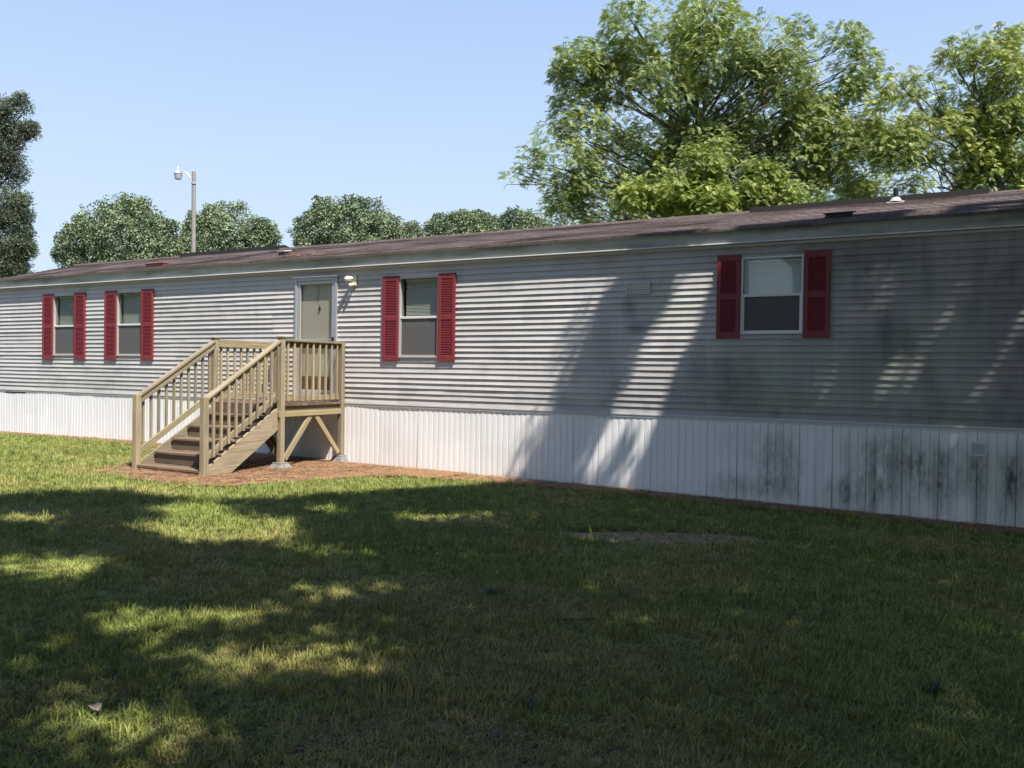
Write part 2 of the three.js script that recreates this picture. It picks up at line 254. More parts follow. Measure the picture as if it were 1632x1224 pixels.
{ // gable ends
  for (const x of [HX0, HX1 - 0.06]) { const s = new THREE.Shape([new THREE.Vector2(4.26, EAVE - 0.03), new THREE.Vector2(0, EAVE - 0.03), new THREE.Vector2(2.13, RIDGE - 0.05)]); const g = new THREE.ExtrudeGeometry(s, { depth: 0.06, bevelEnabled: false }); g.rotateY(-Math.PI / 2); g.applyMatrix4(new THREE.Matrix4().makeScale(1, 1, -1)); const ix = g.index; g.translate(x + 0.06, 0, 0); part('gable', tris([V(x, EAVE - 0.03, 0), V(x, EAVE - 0.03, -4.26), V(x, RIDGE - 0.05, RZ)]), M.trim, home); }
}
// siding: panels of three courses, in lengths, each a piece of its own; uneven along its length as old vinyl is
{
  const NR = 9, PH = (FB + 0.03 - SB) / NR, CH = PH / 3;
  const wob = (x, r, k) => 0.55 * (fbm(x * 0.55, r * 7.3, k) - 0.5) + 0.35 * (noise(x * 2.1, r * 5.1, k + 3) - 0.5);
  for (let r = 0; r < NR; r++) {
    let x = HX0, off = [1.3, 3.1, 2.2, 0.9, 2.7, 1.7, 3.4, 0.6, 2.4][r], np = 0;
    while (x < HX1 - 0.01) {
      let xe = Math.min(HX1, np === 0 ? HX0 + off + 0.4 : x + 3.66);
      const whole = OPEN.filter((o) => o[2] < SB + r * PH - 0.03 && o[3] > SB + (r + 1) * PH + 0.03), hole = whole.find((o) => Math.abs(o[0] - x) < 1e-6);
      if (hole) { x = hole[1]; continue; }
      for (const o of whole) if (o[0] > x + 1e-6 && o[0] < xe) xe = o[0];
      const proud = (np % 2) * 0.0016, tiltP = rr(0.85, 1.15), P = [], U = [], I = [];
      for (let c = 0; c < 3; c++) {
        const yb0 = SB + r * PH + c * CH, yt0 = yb0 + CH;
        // cut along x: at the openings and every 12 cm
        const cuts = new Set([x, xe]); for (const o of OPEN) for (const q of [o[0], o[1]]) if (q > x && q < xe) cuts.add(q);
        for (let q = Math.ceil(x / 0.12) * 0.12; q < xe; q += 0.12) if (q > x + 0.01) cuts.add(q);
        const cs = [...cuts].sort((a, b) => a - b);
        const column = (xx) => { // profile from the lip up, [y, z]
          const w = wob(xx, r * 3 + c, 200), lock = c === 0 ? 1 : 0, depth = Math.max(0.009, (0.0158 + 0.0100 * w * (lock ? 1.7 : 0.9) + (lock ? 0.001 : 0)) * tiltP), dy = 0.006 * wob(xx, r + 31, 230) + 0.004 * w;
          const yb = yb0 + dy, yt = yt0 + 0.006 * wob(xx, r + 31, 230) + 0.004, z0 = 0.001 + proud;
          return [[yb + 0.002, z0 + 0.001], [yb, z0 + depth - 0.001], [yb + 0.004, z0 + depth], [yb + 0.034, z0 + depth * 0.50], [yb + 0.060, z0 + depth * 0.20], [yt, z0]];
        };
        for (let i = 0; i < cs.length - 1; i++) {
          const a = cs[i], b = cs[i + 1], mid = (a + b) / 2, o = OPEN.find((q) => q[0] < mid && mid < q[1] && q[2] < yt0 && q[3] > yb0);
          if (b - a < 1e-4) continue;
          const A = column(a), B = column(b);
          const strips = o ? [[-9, o[2]], [o[3], 9]] : [[-9, 9]];
          for (const [lo, hi] of strips) {
            if (lo > yt0 + 0.02 || hi < yb0 - 0.02) continue;
            const cl = (C) => C.map(([y, z]) => [clamp(y, lo, hi), z]), a2 = cl(A), b2 = cl(B), n0 = P.length / 3;
            for (let k = 0; k < 6; k++) { P.push(a, a2[k][0], a2[k][1], b, b2[k][0], b2[k][1]); U.push(...uvWall(a, a2[k][0]), ...uvWall(b, b2[k][0])); }
            for (let k = 0; k < 5; k++) { const q = n0 + 2 * k; I.push(q, q + 1, q + 2, q + 1, q + 3, q + 2); }
          }
        }
      }
      const g = new THREE.BufferGeometry(); g.setAttribute('position', new THREE.Float32BufferAttribute(P, 3)); g.setAttribute('uv', new THREE.Float32BufferAttribute(U, 2)); g.setIndex(I);
      const h = g.toNonIndexed(); h.computeVertexNormals(); part('siding_panel', h, M.siding, home);
      x = xe; np++;
    }
  }
  // starter and skirting channel under the siding
  part('skirting_rail', [box(HX0, HX1, SB - 0.028, SB - 0.002, -0.01, 0.030, 0.003), box(HX0, HX1, SB - 0.062, SB - 0.032, -0.01, 0.022, 0.003)], M.trim, home);
  part('corner_post', box(HX0 - 0.02, HX0 + 0.05, SB, FB, -0.06, 0.024, 0.004), M.trim, home); part('corner_post', box(HX1 - 0.05, HX1 + 0.02, SB, FB, -0.06, 0.024, 0.004), M.trim, home);
}
// skirting: ribbed panels of 0.4 m
{
  const W = 0.405, rib = W / 4;
  for (let x = HX0; x < HX1 - 0.05; x += W) {
    const P = [], U = [], I = [], pr = rr(0, 0.004), lean = rr(-0.012, 0.012), top = SB - 0.05 - ((x > -19.8 && x < -19.3) ? 0.05 : 0), cols = [], wv = rr(0, 9);
    for (let k = 0; k < 4; k++) { const s = x + k * rib; cols.push([s, 0.000], [s + 0.006, 0.009], [s + rib * 0.45, 0.011], [s + rib - 0.008, 0.009], [s + rib - 0.002, -0.001]); }
    const ys = 4;
    for (const [cx, cz] of cols) for (let j = 0; j <= ys; j++) { const t = j / ys, yb = groundY(cx, 0) - 0.03, y = lerp(top, yb, t), z = cz * (0.8 + 0.3 * noise(cx * 3, wv)) + pr + lean * t + 0.010 * (noise(cx * 1.7, t * 2.2, 6) - 0.5); P.push(cx, y, z); U.push((cx - HX0) / (HX1 - HX0), (y + 1.9) / (SB + 1.9)); }
    for (let i = 0; i < cols.length - 1; i++) for (let j = 0; j < ys; j++) { const a = i * (ys + 1) + j, b = a + ys + 1; I.push(a, a + 1, b, b, a + 1, b + 1); }
    const g = new THREE.BufferGeometry(); g.setAttribute('position', new THREE.Float32BufferAttribute(P, 3)); g.setAttribute('uv', new THREE.Float32BufferAttribute(U, 2)); g.setIndex(I); const h = g.toNonIndexed(); h.computeVertexNormals();
    part('skirting_panel', h, M.skirt, home);
  }
  part('skirting_backing', box(HX0, HX1, -2.0, SB - 0.06, -0.06, -0.02), M.wallBack, home);
  part('side_skirting', box(HX0 - 0.01, HX0 + 0.03, -2.0, SB - 0.02, -4.2, -0.06), M.white, home); part('side_skirting', box(HX1 - 0.03, HX1 + 0.01, -2.0, SB - 0.02, -4.2, -0.06), M.white, home);
  const v = part('skirting_vent', [box(0.055, 0.225, -0.80, -0.775, 0.008, 0.034, 0.003), box(0.055, 0.225, -0.935, -0.912, 0.008, 0.034, 0.003), box(0.055, 0.075, -0.912, -0.80, 0.008, 0.034, 0.003), box(0.205, 0.225, -0.912, -0.80, 0.008, 0.034, 0.003)], M.trim, home);
  part('louvre', [0, 1, 2, 3, 4].map((k) => beam(V(0.075, -0.895 + k * 0.021, 0.020), V(0.205, -0.895 + k * 0.021, 0.020), 0.020, 0.003, { roll: V(0, 1, 0.9), r: 0.001 })), M.trim, v, 'stuff');
}
// fascia in lengths, lip along its foot
for (let x = HX0 - 0.06, k = 0; x < HX1; x += 3.05, k++) {
  const xe = Math.min(HX1 + 0.06, x + 3.06), pr = (k % 2) * 0.002, g = mergeGeometries([box(x, xe - 0.003, FB + 0.008, EAVE - 0.004, 0.0, 0.082 + pr, 0.003), box(x, xe - 0.003, FB - 0.006, FB + 0.012, -0.002, 0.090 + pr, 0.003)].map((q) => q.index ? q.toNonIndexed() : q));
  const p = g.attributes.position, uv = g.attributes.uv; for (let i = 0; i < p.count; i++) uv.setXY(i, (p.getX(i) - HX0) / (HX1 - HX0), (p.getY(i) - FB) / 0.2);
  part('fascia_lip', box(x, xe - 0.003, FB - 0.010, FB + 0.006, 0.091 + pr, 0.108 + pr, 0.002), M.white, part('fascia_board', g, M.fascia, home));
}
part('eave_trim', box(HX0 - 0.06, HX1 + 0.06, FB - 0.045, FB - 0.007, -0.003, 0.028, 0.003), M.trim, home);
// roof: two slopes of stepped shingle courses
{
  const slope = (side) => {
    const n = 16, zE = 0.138, z1 = RZ, P = [], U = [], I = [], L = HX1 - HX0 + 0.16, nx = 70;
    const at = (t, x) => { const sag = 0.025 * (noise(x * 0.5, t * 3, 11) - 0.5) + 0.012 * (noise(x * 1.6, t * 4, 12) - 0.5); return [lerp(EAVE + 0.004, RIDGE, t) + sag, lerp(zE, z1, t)]; };
    for (let c = 0; c < n; c++) {
      const t0 = c / n, t1 = (c + 1) / n, base = P.length / 3;
      for (let i = 0; i <= nx; i++) {
        const x = HX0 - 0.08 + L * i / nx, [ya, za] = at(t0, x), [yb, zb] = at(t1, x), e = 0.008 + 0.004 * noise(x * 3, c * 5);
        const q = [[ya - (c ? 0.002 : 0.022), za], [ya + e, za + 0.002], [yb, zb]];
        q.forEach(([y, z], k) => { P.push(x, y, side > 0 ? z : 2 * RZ - z); U.push(x / 4.8, (c + (k === 2 ? 0.98 : 0.02)) / 8); });
      }
      for (let i = 0; i < nx; i++) for (let k = 0; k < 2; k++) { const a = base + i * 3 + k, b = a + 3; side > 0 ? I.push(a, b, a + 1, b, b + 1, a + 1) : I.push(a, a + 1, b, b, a + 1, b + 1); }
    }
    const g = new THREE.BufferGeometry(); g.setAttribute('position', new THREE.Float32BufferAttribute(P, 3)); g.setAttribute('uv', new THREE.Float32BufferAttribute(U, 2)); g.setIndex(I); const h = g.toNonIndexed(); h.computeVertexNormals(); return h;
  };
  part('roof', [slope(1), slope(-1)], M.shingle, home);
  part('roof_soffit', [box(HX0 - 0.07, HX1 + 0.07, EAVE - 0.018, EAVE - 0.006, -0.05, 0.128)], M.trim, home);
  const cap = (x0, x1, h) => { const s = [[-0.16, -0.045], [-0.15, h - 0.03], [0, h], [0.15, h - 0.03], [0.16, -0.045]], q = []; for (let k = 0; k < 4; k++) { const [z0, y0] = s[k], [z1, y1] = s[k + 1]; const A = V(x0, RIDGE + y0, RZ + z0), B = V(x1, RIDGE + y0, RZ + z0), C = V(x0, RIDGE + y1, RZ + z1), D = V(x1, RIDGE + y1, RZ + z1); q.push(A, C, B, B, C, D); }
    for (const x of [x0, x1]) for (let k = 1; k < 4; k++) q.push(V(x, RIDGE + s[0][1], RZ + s[0][0]), V(x, RIDGE + s[k][1], RZ + s[k][0]), V(x, RIDGE + s[k + 1][1], RZ + s[k + 1][0])); return tris(q); };
  part('ridge_cap', cap(HX0 - 0.05, HX1 + 0.05, 0.022), M.shingle, home);
  part('ridge_vent', cap(-16.2, -13.05, 0.085), M.ridge, home); part('ridge_vent', cap(-3.05, 0.22, 0.075), M.ridge, home);
  const onRoof = (x, z) => lerp(EAVE, RIDGE, (0.115 - z) / (0.115 - RZ));
  const vent = (x0, x1, z, h, d, mat, top) => { const y = onRoof(0, z), v = part('roof_vent', box(x0 + 0.02, x1 - 0.02, y - 0.04, y + h * 0.75, z - d + 0.02, z - 0.02, 0.004), mat, home); part('vent_hood', beam(V(x0, y + h, z - d / 2), V(x1, y + h, z - d / 2), d, 0.02, { roll: V(0, 1, 0.2) }), top, v); };
  vent(-15.30, -14.72, -0.34, 0.10, 0.26, M.rust, M.rust); vent(-1.70, -1.33, -0.28, 0.10, 0.30, M.boxVent, M.boxVent); vent(-11.72, -11.52, -0.55, 0.12, 0.2, M.boxVent, M.lead);
  const py = onRoof(0, -1.75); const fl = part('pipe_flashing', [new THREE.CylinderGeometry(0.05, 0.09, 0.06, 14).translate(-0.94, py + 0.05, -1.75), new THREE.CylinderGeometry(0.12, 0.12, 0.012, 14).rotateX(0.28).translate(-0.94, py + 0.014, -1.75)], M.lead, home);
  part('vent_pipe', new THREE.CylinderGeometry(0.035, 0.035, 0.18, 12).translate(-0.94, py + 0.12, -1.75), M.black, fl);
}
// windows and shutters
WIN.forEach((w, i) => {
  const { x0, x1, y0, y1, mid } = w, t = 0.026, F = 0.026, fm = i === 3 ? M.white : M.frame, bl = i === 3 ? M.blind : M.blindOld;
  const f = part('window', [box(x0, x1, y1 - t, y1, -0.05, F, 0.003), box(x0, x1, y0, y0 + t, -0.05, F + 0.008, 0.003), box(x0, x0 + t, y0 + t, y1 - t, -0.05, F, 0.003), box(x1 - t, x1, y0 + t, y1 - t, -0.05, F, 0.003)], fm, home);
  part('meeting_rail', box(x0 + t, x1 - t, mid - 0.018, mid + 0.020, -0.03, 0.020, 0.003), M.white, f);
  part('sash', [box(x0 + t, x0 + t + 0.02, y0 + t, mid - 0.018, -0.02, 0.012, 0.002), box(x1 - t - 0.02, x1 - t, y0 + t, mid - 0.018, -0.02, 0.012, 0.002), box(x0 + t + 0.02, x1 - t - 0.02, y0 + t, y0 + t + 0.02, -0.02, 0.012, 0.002)], fm, f);
  part('pane', box(x0 + t, x1 - t, mid + 0.02, y1 - t, -0.0225, -0.0215), M.glass, f);
  part('pane', box(x0 + t + 0.02, x1 - t - 0.02, y0 + t + 0.02, mid - 0.018, -0.0125, -0.0115), M.glass, f);
  part('insect_screen', box(x0 + t + 0.02, x1 - t - 0.02, y0 + t + 0.02, mid - 0.018, 0.002, 0.0028), M.screen, f);
  const sl = []; for (let y = y0 + 0.03; y < y1 - 0.06; y += 0.024) sl.push(beam(V(x0 + t + 0.05, y, -0.085), V(x1 - t - 0.012, y, -0.085), 0.026, 0.0015, { roll: V(0, 1, i === 3 ? 1.9 : 1.5), r: 0.0004 }));
  part('blind', sl, bl, f, 'stuff');
  part('head_rail', box(x0 + t + 0.045, x1 - t - 0.008, y1 - 0.06, y1 - 0.034, -0.1, -0.06, 0.002), bl, f);
  const [a, b, c, d, s0, s1] = w.sh;
  for (const [p, q] of [[a, b], [c, d]]) {
    const st = 0.055, z = 0.047, m = lerp(s0, s1, 0.5);
    const s = part('shutter', [box(p, p + st, s0, s1, 0.010, z, 0.004), box(q - st, q, s0, s1, 0.010, z, 0.004), box(p + st, q - st, s0, s0 + 0.085, 0.010, z - 0.003, 0.003), box(p + st, q - st, s1 - 0.085, s1, 0.010, z - 0.003, 0.003), box(p + st, q - st, m - 0.04, m + 0.04, 0.010, z - 0.003, 0.003), box(p + st, q - st, s0 + 0.08, s1 - 0.08, 0.010, 0.020)], M.red, home);
    const lv = []; for (const [u, v] of [[s0 + 0.085, m - 0.04], [m + 0.04, s1 - 0.085]]) for (let y = u + 0.012; y < v - 0.006; y += 0.0275) lv.push(beam(V(p + st - 0.004, y, 0.032), V(q - st + 0.004, y, 0.032), 0.026, 0.006, { roll: V(0, 1, 1.1), r: 0.0015 }));
    part('louvre', lv, M.red, s, 'stuff');
  }
});
// storm door
{
  const { x0, x1, y0, y1 } = DOOR, t = 0.055;
  const d = part('door', [box(x0, x0 + t, y0, y1, -0.05, 0.040, 0.004), box(x1 - t, x1, y0, y1, -0.05, 0.040, 0.004), box(x0 + t, x1 - t, y1 - t, y1, -0.05, 0.040, 0.004), box(x0 - 0.02, x1 + 0.03, y1 + 0.001, y1 + 0.02, -0.0, 0.075, 0.003), box(x0, x1, y0 - 0.05, y0 - 0.002, -0.05, 0.06, 0.004)], M.alu, home);
  const a = x0 + t + 0.008, b = x1 - t - 0.008, q = 0.062, yt = y1 - t - 0.008, yb = y0 + 0.01, rail = 0.50;
  part('storm_frame', [box(a, a + q, yb, yt, -0.005, 0.028, 0.004), box(b - q, b, yb, yt, -0.005, 0.028, 0.004), box(a + q, b - q, yt - 0.055, yt, -0.005, 0.028, 0.004), box(a + q, b - q, yb, yb + 0.06, -0.005, 0.028, 0.004), box(a + q, b - q, rail - 0.011, rail + 0.011, 0.0, 0.026, 0.003)], M.alu, d);
  part('pane', box(a + q, b - q, rail + 0.011, yt - 0.055, 0.0062, 0.0072), M.glass, d); part('pane', box(a + q, b - q, yb + 0.06, rail - 0.011, 0.0062, 0.0072), M.glass, d);
  part('inner_door', [box(a, b, yb, yt + 0.02, -0.075, -0.04, 0.003)], M.door, d);
  part('kick_plate', box(a + q - 0.01, b - q + 0.01, yb + 0.06, yb + 0.30, -0.039, -0.030, 0.003), M.brown, d);
  part('handle', [box(b - q + 0.008, b - 0.012, rail - 0.08, rail + 0.05, 0.028, 0.036, 0.003), beam(V(b - q + 0.02, rail - 0.02, 0.055), V(b - q + 0.02, rail - 0.10, 0.06), 0.02, 0.02), box(b - q + 0.012, b - q + 0.03, rail - 0.03, rail - 0.012, 0.03, 0.06, 0.003)], M.black, d);
  const kx = -10.155, ky = 1.06; part('door_knocker', [new THREE.TorusGeometry(0.020, 0.006, 6, 18).translate(kx, ky - 0.01, -0.025), new THREE.ConeGeometry(0.014, 0.06, 8).translate(kx, ky + 0.045, -0.027), new THREE.SphereGeometry(0.015, 10, 8).scale(0.8, 1.4, 0.6).translate(kx, ky - 0.02, -0.026)], M.black, d);
  const cp = []; for (let k = 0; k <= 14; k++) { const s = k / 14; cp.push(V(kx - 0.075 + 0.075 * s, 1.50 - 0.30 * Math.sin(s * Math.PI) ** 0.7, -0.03)); } part('hanging_cord', tube(cp, cp.map(() => 0.0028), 5), M.brown, d);
}
{ // wall vent
  const v = part('wall_vent', [box(-4.335, -3.975, 1.276, 1.296, 0.0, 0.034, 0.003), box(-4.335, -3.975, 1.122, 1.142, 0.0, 0.034, 0.003), box(-4.335, -4.313, 1.142, 1.276, 0.0, 0.034, 0.003), box(-3.997, -3.975, 1.142, 1.276, 0.0, 0.034, 0.003), box(-4.313, -3.997, 1.142, 1.276, 0.0, 0.015)], M.trim, home);
  for (let k = 0; k < 4; k++) part('louvre', beam(V(-4.305, 1.165 + k * 0.029, 0.022), V(-4.005, 1.165 + k * 0.029, 0.022), 0.024, 0.004, { roll: V(0, 1, 0.8), r: 0.001 }), M.cream, v);
}
{ // twin floodlight beside the door
  const L = thing('wall_floodlight', 'cream twin floodlight on the siding right of the door', 'light', V(-9.33, 1.51, 0.02));
  part('base_plate', box(-9.385, -9.275, 1.43, 1.60, 0.012, 0.040, 0.006), M.cream, L);
  for (const [y, s, dx, dz] of [[1.560, 0.95, -0.055, 0.075], [1.455, 0.7, -0.01, 0.055]]) {
    const a = V(-9.33, y, 0.04), b = V(-9.33 + dx * 0.4, y - 0.005, 0.04 + dz * 0.4), e = V(-9.33 + dx * 1.3, y - 0.02, 0.04 + dz * 1.3);
    const h = part('lamp_holder', tube([a, a.clone().lerp(b, 0.5), b, b.clone().lerp(e, 0.25), e], [0.016, 0.014, 0.034 * s, 0.045 * s, 0.050 * s], 14), M.cream, L);
    part('lamp_bulb', new THREE.SphereGeometry(0.046 * s, 14, 10).translate(e.x, e.y, e.z), M.white, h);
  }
}

// ---------------------------------------------------------------- porch and steps
const porch = thing('porch_steps', 'weathered wooden porch with railings and steps up to the door', 'porch', V(-10.3, -1.66, 1.5));
{
  const XL = -11.05, XR = -9.55, ZF = 1.52, DK = -0.585, W = M.wood, Y = M.woodYellow, D = M.woodDark;
  // deck boards run along x
  for (let z = 0.06, k = 0; z < ZF + 0.02; z += 0.145, k++) part('deck_board', box(XL - 0.03, XR + 0.03, DK - 0.036, DK + rr(-0.002, 0.002), z, Math.min(ZF + 0.04, z + 0.138), 0.004), D, porch);
  part('rim_joist', box(XR - 0.04, XR - 0.002, DK - 0.215, DK - 0.038, 0.05, ZF, 0.003), D, porch); part('rim_joist', box(XL + 0.002, XL + 0.04, DK - 0.215, DK - 0.038, 0.05, ZF, 0.003), D, porch);
  part('rim_joist', box(XL + 0.042, XR - 0.042, DK - 0.215, DK - 0.038, ZF - 0.04, ZF - 0.002, 0.003), D, porch);
  for (const x of [-10.65, -10.3, -9.95]) part('joist', box(x - 0.019, x + 0.019, DK - 0.2, DK - 0.038, 0.05, ZF - 0.042, 0.003), W, porch);
  part('beam', box(XR + 0.002, XR + 0.040, DK - 0.205, DK - 0.115, 0.03, ZF + 0.07, 0.004), Y, porch); part('beam', box(XL - 0.04, XL - 0.002, DK - 0.205, DK - 0.115, 0.03, ZF + 0.07, 0.004), Y, porch);
  part('beam', box(XL, XR, DK - 0.215, DK - 0.12, ZF + 0.002, ZF + 0.04, 0.004), Y, porch);
  const post = (x, z, y0, y1, mat = W) => { const p = part('post', box(x - 0.045, x + 0.045, y0, y1, z - 0.045, z + 0.045, 0.006), mat, porch); return p; };
  const pt = 0.472;
  post(XR, ZF + 0.0, -1.55, pt); post(XL, ZF + 0.0, -1.52, pt - 0.0, W); post(XR + 0.0, 0.075, -1.55, pt - 0.015); post(XL, 0.075, -1.5, pt - 0.015);
  post(XR, 3.03, -1.70, -0.44); post(XL + 0.03, 3.03, -1.68, -0.435);
  for (const [x, z] of [[XR, ZF], [XL, ZF]]) part('post_cap', box(x - 0.06, x + 0.06, pt + 0.001, pt + 0.022, z - 0.06, z + 0.06, 0.005), W, porch);
  // diagonal braces
  const br = (a, b, m) => part('brace', beam(a, b, 0.04, 0.088, { roll: V(0, 1, 0) }), m, porch);
  br(V(XR + 0.005, -1.47, ZF - 0.08), V(XR + 0.005, -0.80, 0.86), W); br(V(XR + 0.005, -1.47, 0.15), V(XR + 0.005, -0.80, 0.72), Y);
  br(V(XL, -1.45, ZF - 0.08), V(XL, -0.80, 0.86), W); br(V(XL, -1.45, 0.15), V(XL, -0.80, 0.72), W);
  br(V(XR - 0.08, -1.42, ZF - 0.03), V(XR - 0.72, -0.80, ZF - 0.03), D); br(V(XL + 0.08, -1.42, ZF - 0.03), V(XL + 0.72, -0.80, ZF - 0.03), D);
  br(V(XR - 0.08, -1.42, ZF - 0.12), V(XR - 0.62, -0.80, ZF - 0.12), D);
  // side railings of the deck
  for (const [x, s] of [[XR, 1], [XL, -1]]) {
    const o = s > 0 ? 0.022 : 0.0;
    part('top_rail', box(x - 0.045, x + 0.045, pt - 0.052, pt - 0.016, 0.122, ZF - 0.048, 0.005), W, porch);
    part('side_rail', box(x - 0.032 * s - 0.018, x - 0.032 * s + 0.018, pt - 0.145, pt - 0.055, 0.122, ZF - 0.048, 0.004), s > 0 ? D : Y, porch);
    part('bottom_rail', box(x - 0.032 * s - 0.018, x - 0.032 * s + 0.018, DK + 0.035, DK + 0.125, 0.122, ZF - 0.048, 0.004), Y, porch);
    for (let k = 0; k < 9; k++) { const z = lerp(0.20, ZF - 0.13, k / 8) + rr(-0.006, 0.006); part('baluster', box(x + s * 0.006 - 0.018, x + s * 0.006 + 0.018, DK + 0.045, pt - 0.055, z - 0.018, z + 0.018, 0.003), Y, porch); }
  }
  // steps: five treads with risers between the stringers
  const NZ = [3.06, 2.75, 2.44, 2.13, 1.82], TY = [-1.50, -1.316, -1.132, -0.95, -0.767];
  NZ.forEach((z, k) => {
    const zi = k < 4 ? NZ[k + 1] - 0.02 : ZF + 0.045, xa = XL + (k ? 0.075 : 0.065), xb = XR - 0.075;
    part('tread', box(xa, xb, TY[k] - 0.036, TY[k], zi + 0.142, z, 0.005), D, porch); part('tread', box(xa, xb, TY[k] - 0.037, TY[k] - 0.001, zi + 0.005, zi + 0.136, 0.005), D, porch);
    const low = k ? TY[k - 1] + 0.001 : -1.70; part('riser', box(xa, xb, low, TY[k] - 0.038, z - 0.058, z - 0.022, 0.003), D, porch);
  });
  part('riser', box(XL + 0.075, XR - 0.075, TY[4] + 0.001, DK - 0.038, ZF + 0.042, ZF + 0.062, 0.003), D, porch);
  for (const [x, m] of [[XR - 0.03, W], [XL + 0.03, W]]) {
    // stringer cut level with the ground at its foot and plumb at the deck
    const s = new THREE.Shape([[3.08, -1.69], [2.70, -1.69], [ZF + 0.05, -0.99], [ZF + 0.05, -0.64], [1.9, -0.835], [3.08, -1.53]].map(([z, y]) => new THREE.Vector2(-z, y)));
    const g = new THREE.ExtrudeGeometry(s, { depth: 0.038, bevelEnabled: false }); g.rotateY(Math.PI / 2); g.translate(x - 0.019, 0, 0); boxUV(g, 'z', [rnd() * 5, rnd() * 5]); part('stringer', g, m, porch);
  }
  for (const [x, s] of [[XR, 1], [XL + 0.015, -1]]) {
    const a = V(x, -0.50, 2.995), b = V(x, 0.385, ZF + 0.04), dir = b.clone().sub(a), up = V(0, 1, 0);
    part('hand_rail', beam(a.clone().add(V(0, 0.035, 0)), b.clone().add(V(0, 0.035, 0)), 0.092, 0.037), W, porch);
    part('side_rail', beam(a.clone().add(V(-s * 0.012, -0.036, 0)), b.clone().add(V(-s * 0.012, -0.036, 0)), 0.036, 0.092), W, porch);
    part('bottom_rail', beam(a.clone().add(V(-s * 0.012, -0.82, 0)), b.clone().add(V(-s * 0.012, -0.82, 0)), 0.036, 0.092), W, porch);
    for (let k = 0; k < 10; k++) { const t = lerp(0.075, 0.955, k / 9), c = a.clone().addScaledVector(dir, t), bx = x + s * 0.027; part('baluster', box(bx - 0.0175, bx + 0.0175, c.y - 0.875, c.y - 0.012, c.z - 0.0175, c.z + 0.0175, 0.003), W, porch); }
  }
}
{ // every board has weathered a little differently
  const vary = (m) => [[1, 1, 1], [0.82, 0.82, 0.84], [1.12, 1.10, 1.04], [0.90, 0.93, 0.86], [0.74, 0.75, 0.76]].map((c) => { const k = m.clone(); k.color.setRGB(...c); return k; }), sets = new Map([M.wood, M.woodYellow, M.woodDark].map((m) => [m, vary(m)]));
  porch.children.forEach((o) => { const q = sets.get(o.material); if (q) o.material = q[(rnd() * q.length) | 0]; });
}
// precast concrete blocks under the porch posts
for (const [x, z, label] of [[-9.55, 1.52, 'concrete footing block under the front corner post of the porch'], [-9.55, 0.075, 'concrete footing block beside the skirting under the porch post nearest the wall'], [-11.05, 1.52, 'concrete footing block behind the steps under the left front porch post'], [-11.05, 0.075, 'concrete footing block at the skirting under the left rear porch post']]) {
  const y0 = groundY(x, z) - 0.02, y1 = -1.535, h = y1 - y0, g = new THREE.CylinderGeometry(0.098 * Math.SQRT2, 0.155 * Math.SQRT2, h, 4, 1).toNonIndexed(); g.rotateY(Math.PI / 4); g.computeVertexNormals(); boxUV(g, 'y'); g.translate(x, y0 + h / 2, z);
  const lip = []; for (const [a, b, c, d] of [[-0.09, 0.09, 0.05, 0.09], [-0.09, 0.09, -0.09, -0.05], [-0.09, -0.05, -0.05, 0.05], [0.05, 0.09, -0.05, 0.05]]) lip.push(box(x + a, x + b, y1 - 0.002, y1 + 0.022, z + c, z + d, 0.004));
  solo('footing_block', [g, ...lip], M.concrete, label, 'concrete block', V(x, y0, z), 'footing blocks under the porch');
}

// ---------------------------------------------------------------- lamp on its pole behind the home
{
  const D = 34, top = far(309, 274, D), b = V(top.x + 0.05, -1.75, top.z), u = D / 1320, at = (px, py) => far(px, py, D);
  const L = thing('street_lamp', 'grey lamp on a wooden pole standing behind the home', 'street lamp', b);
  part('pole', tube([b, b.clone().lerp(top, 0.5), top], [0.115, 0.095, 0.078], 12), M.pole, L); part('pole_cap', new THREE.CylinderGeometry(0.07, 0.078, 0.02, 12).translate(top.x, top.y + 0.01, top.z), M.pole, L);
  part('arm', tube([[307.5, 292], [306.5, 287], [304, 282], [300, 277.5], [295, 274.5], [288, 273.2]].map(([x, y]) => at(x, y).add(V(0.03, 0, 0.08))), Array(6).fill(0.020), 8), M.alu, L);
  part('bracket', new THREE.CylinderGeometry(0.10, 0.10, 0.05, 12).translate(...at(309, 292.5).toArray()), M.alu, L);
  const c = at(284, 277), lathe = (q) => new THREE.LatheGeometry(q.map(([r, y]) => new THREE.Vector2(r * u, y * u)), 18).translate(c.x, c.y, c.z);
  part('lamp_housing', lathe([[0.01, 5], [3, 4.8], [5.2, 3], [6.3, 0.6], [6.4, -0.4], [0.01, -0.5]]), M.lead, L);
  part('lamp_lens', lathe([[6.0, -0.4], [6.1, -1.6], [4.9, -8.2], [4.4, -8.8], [0.01, -8.9]]), phys({ color: [0.62, 0.65, 0.72], roughness: 0.35, transmission: 0.4, thickness: 0 }), L);
  part('photocell', lathe([[0.01, 11], [1.4, 10.8], [1.6, 7], [2.0, 5], [2.0, 4]]), M.alu, L);
}

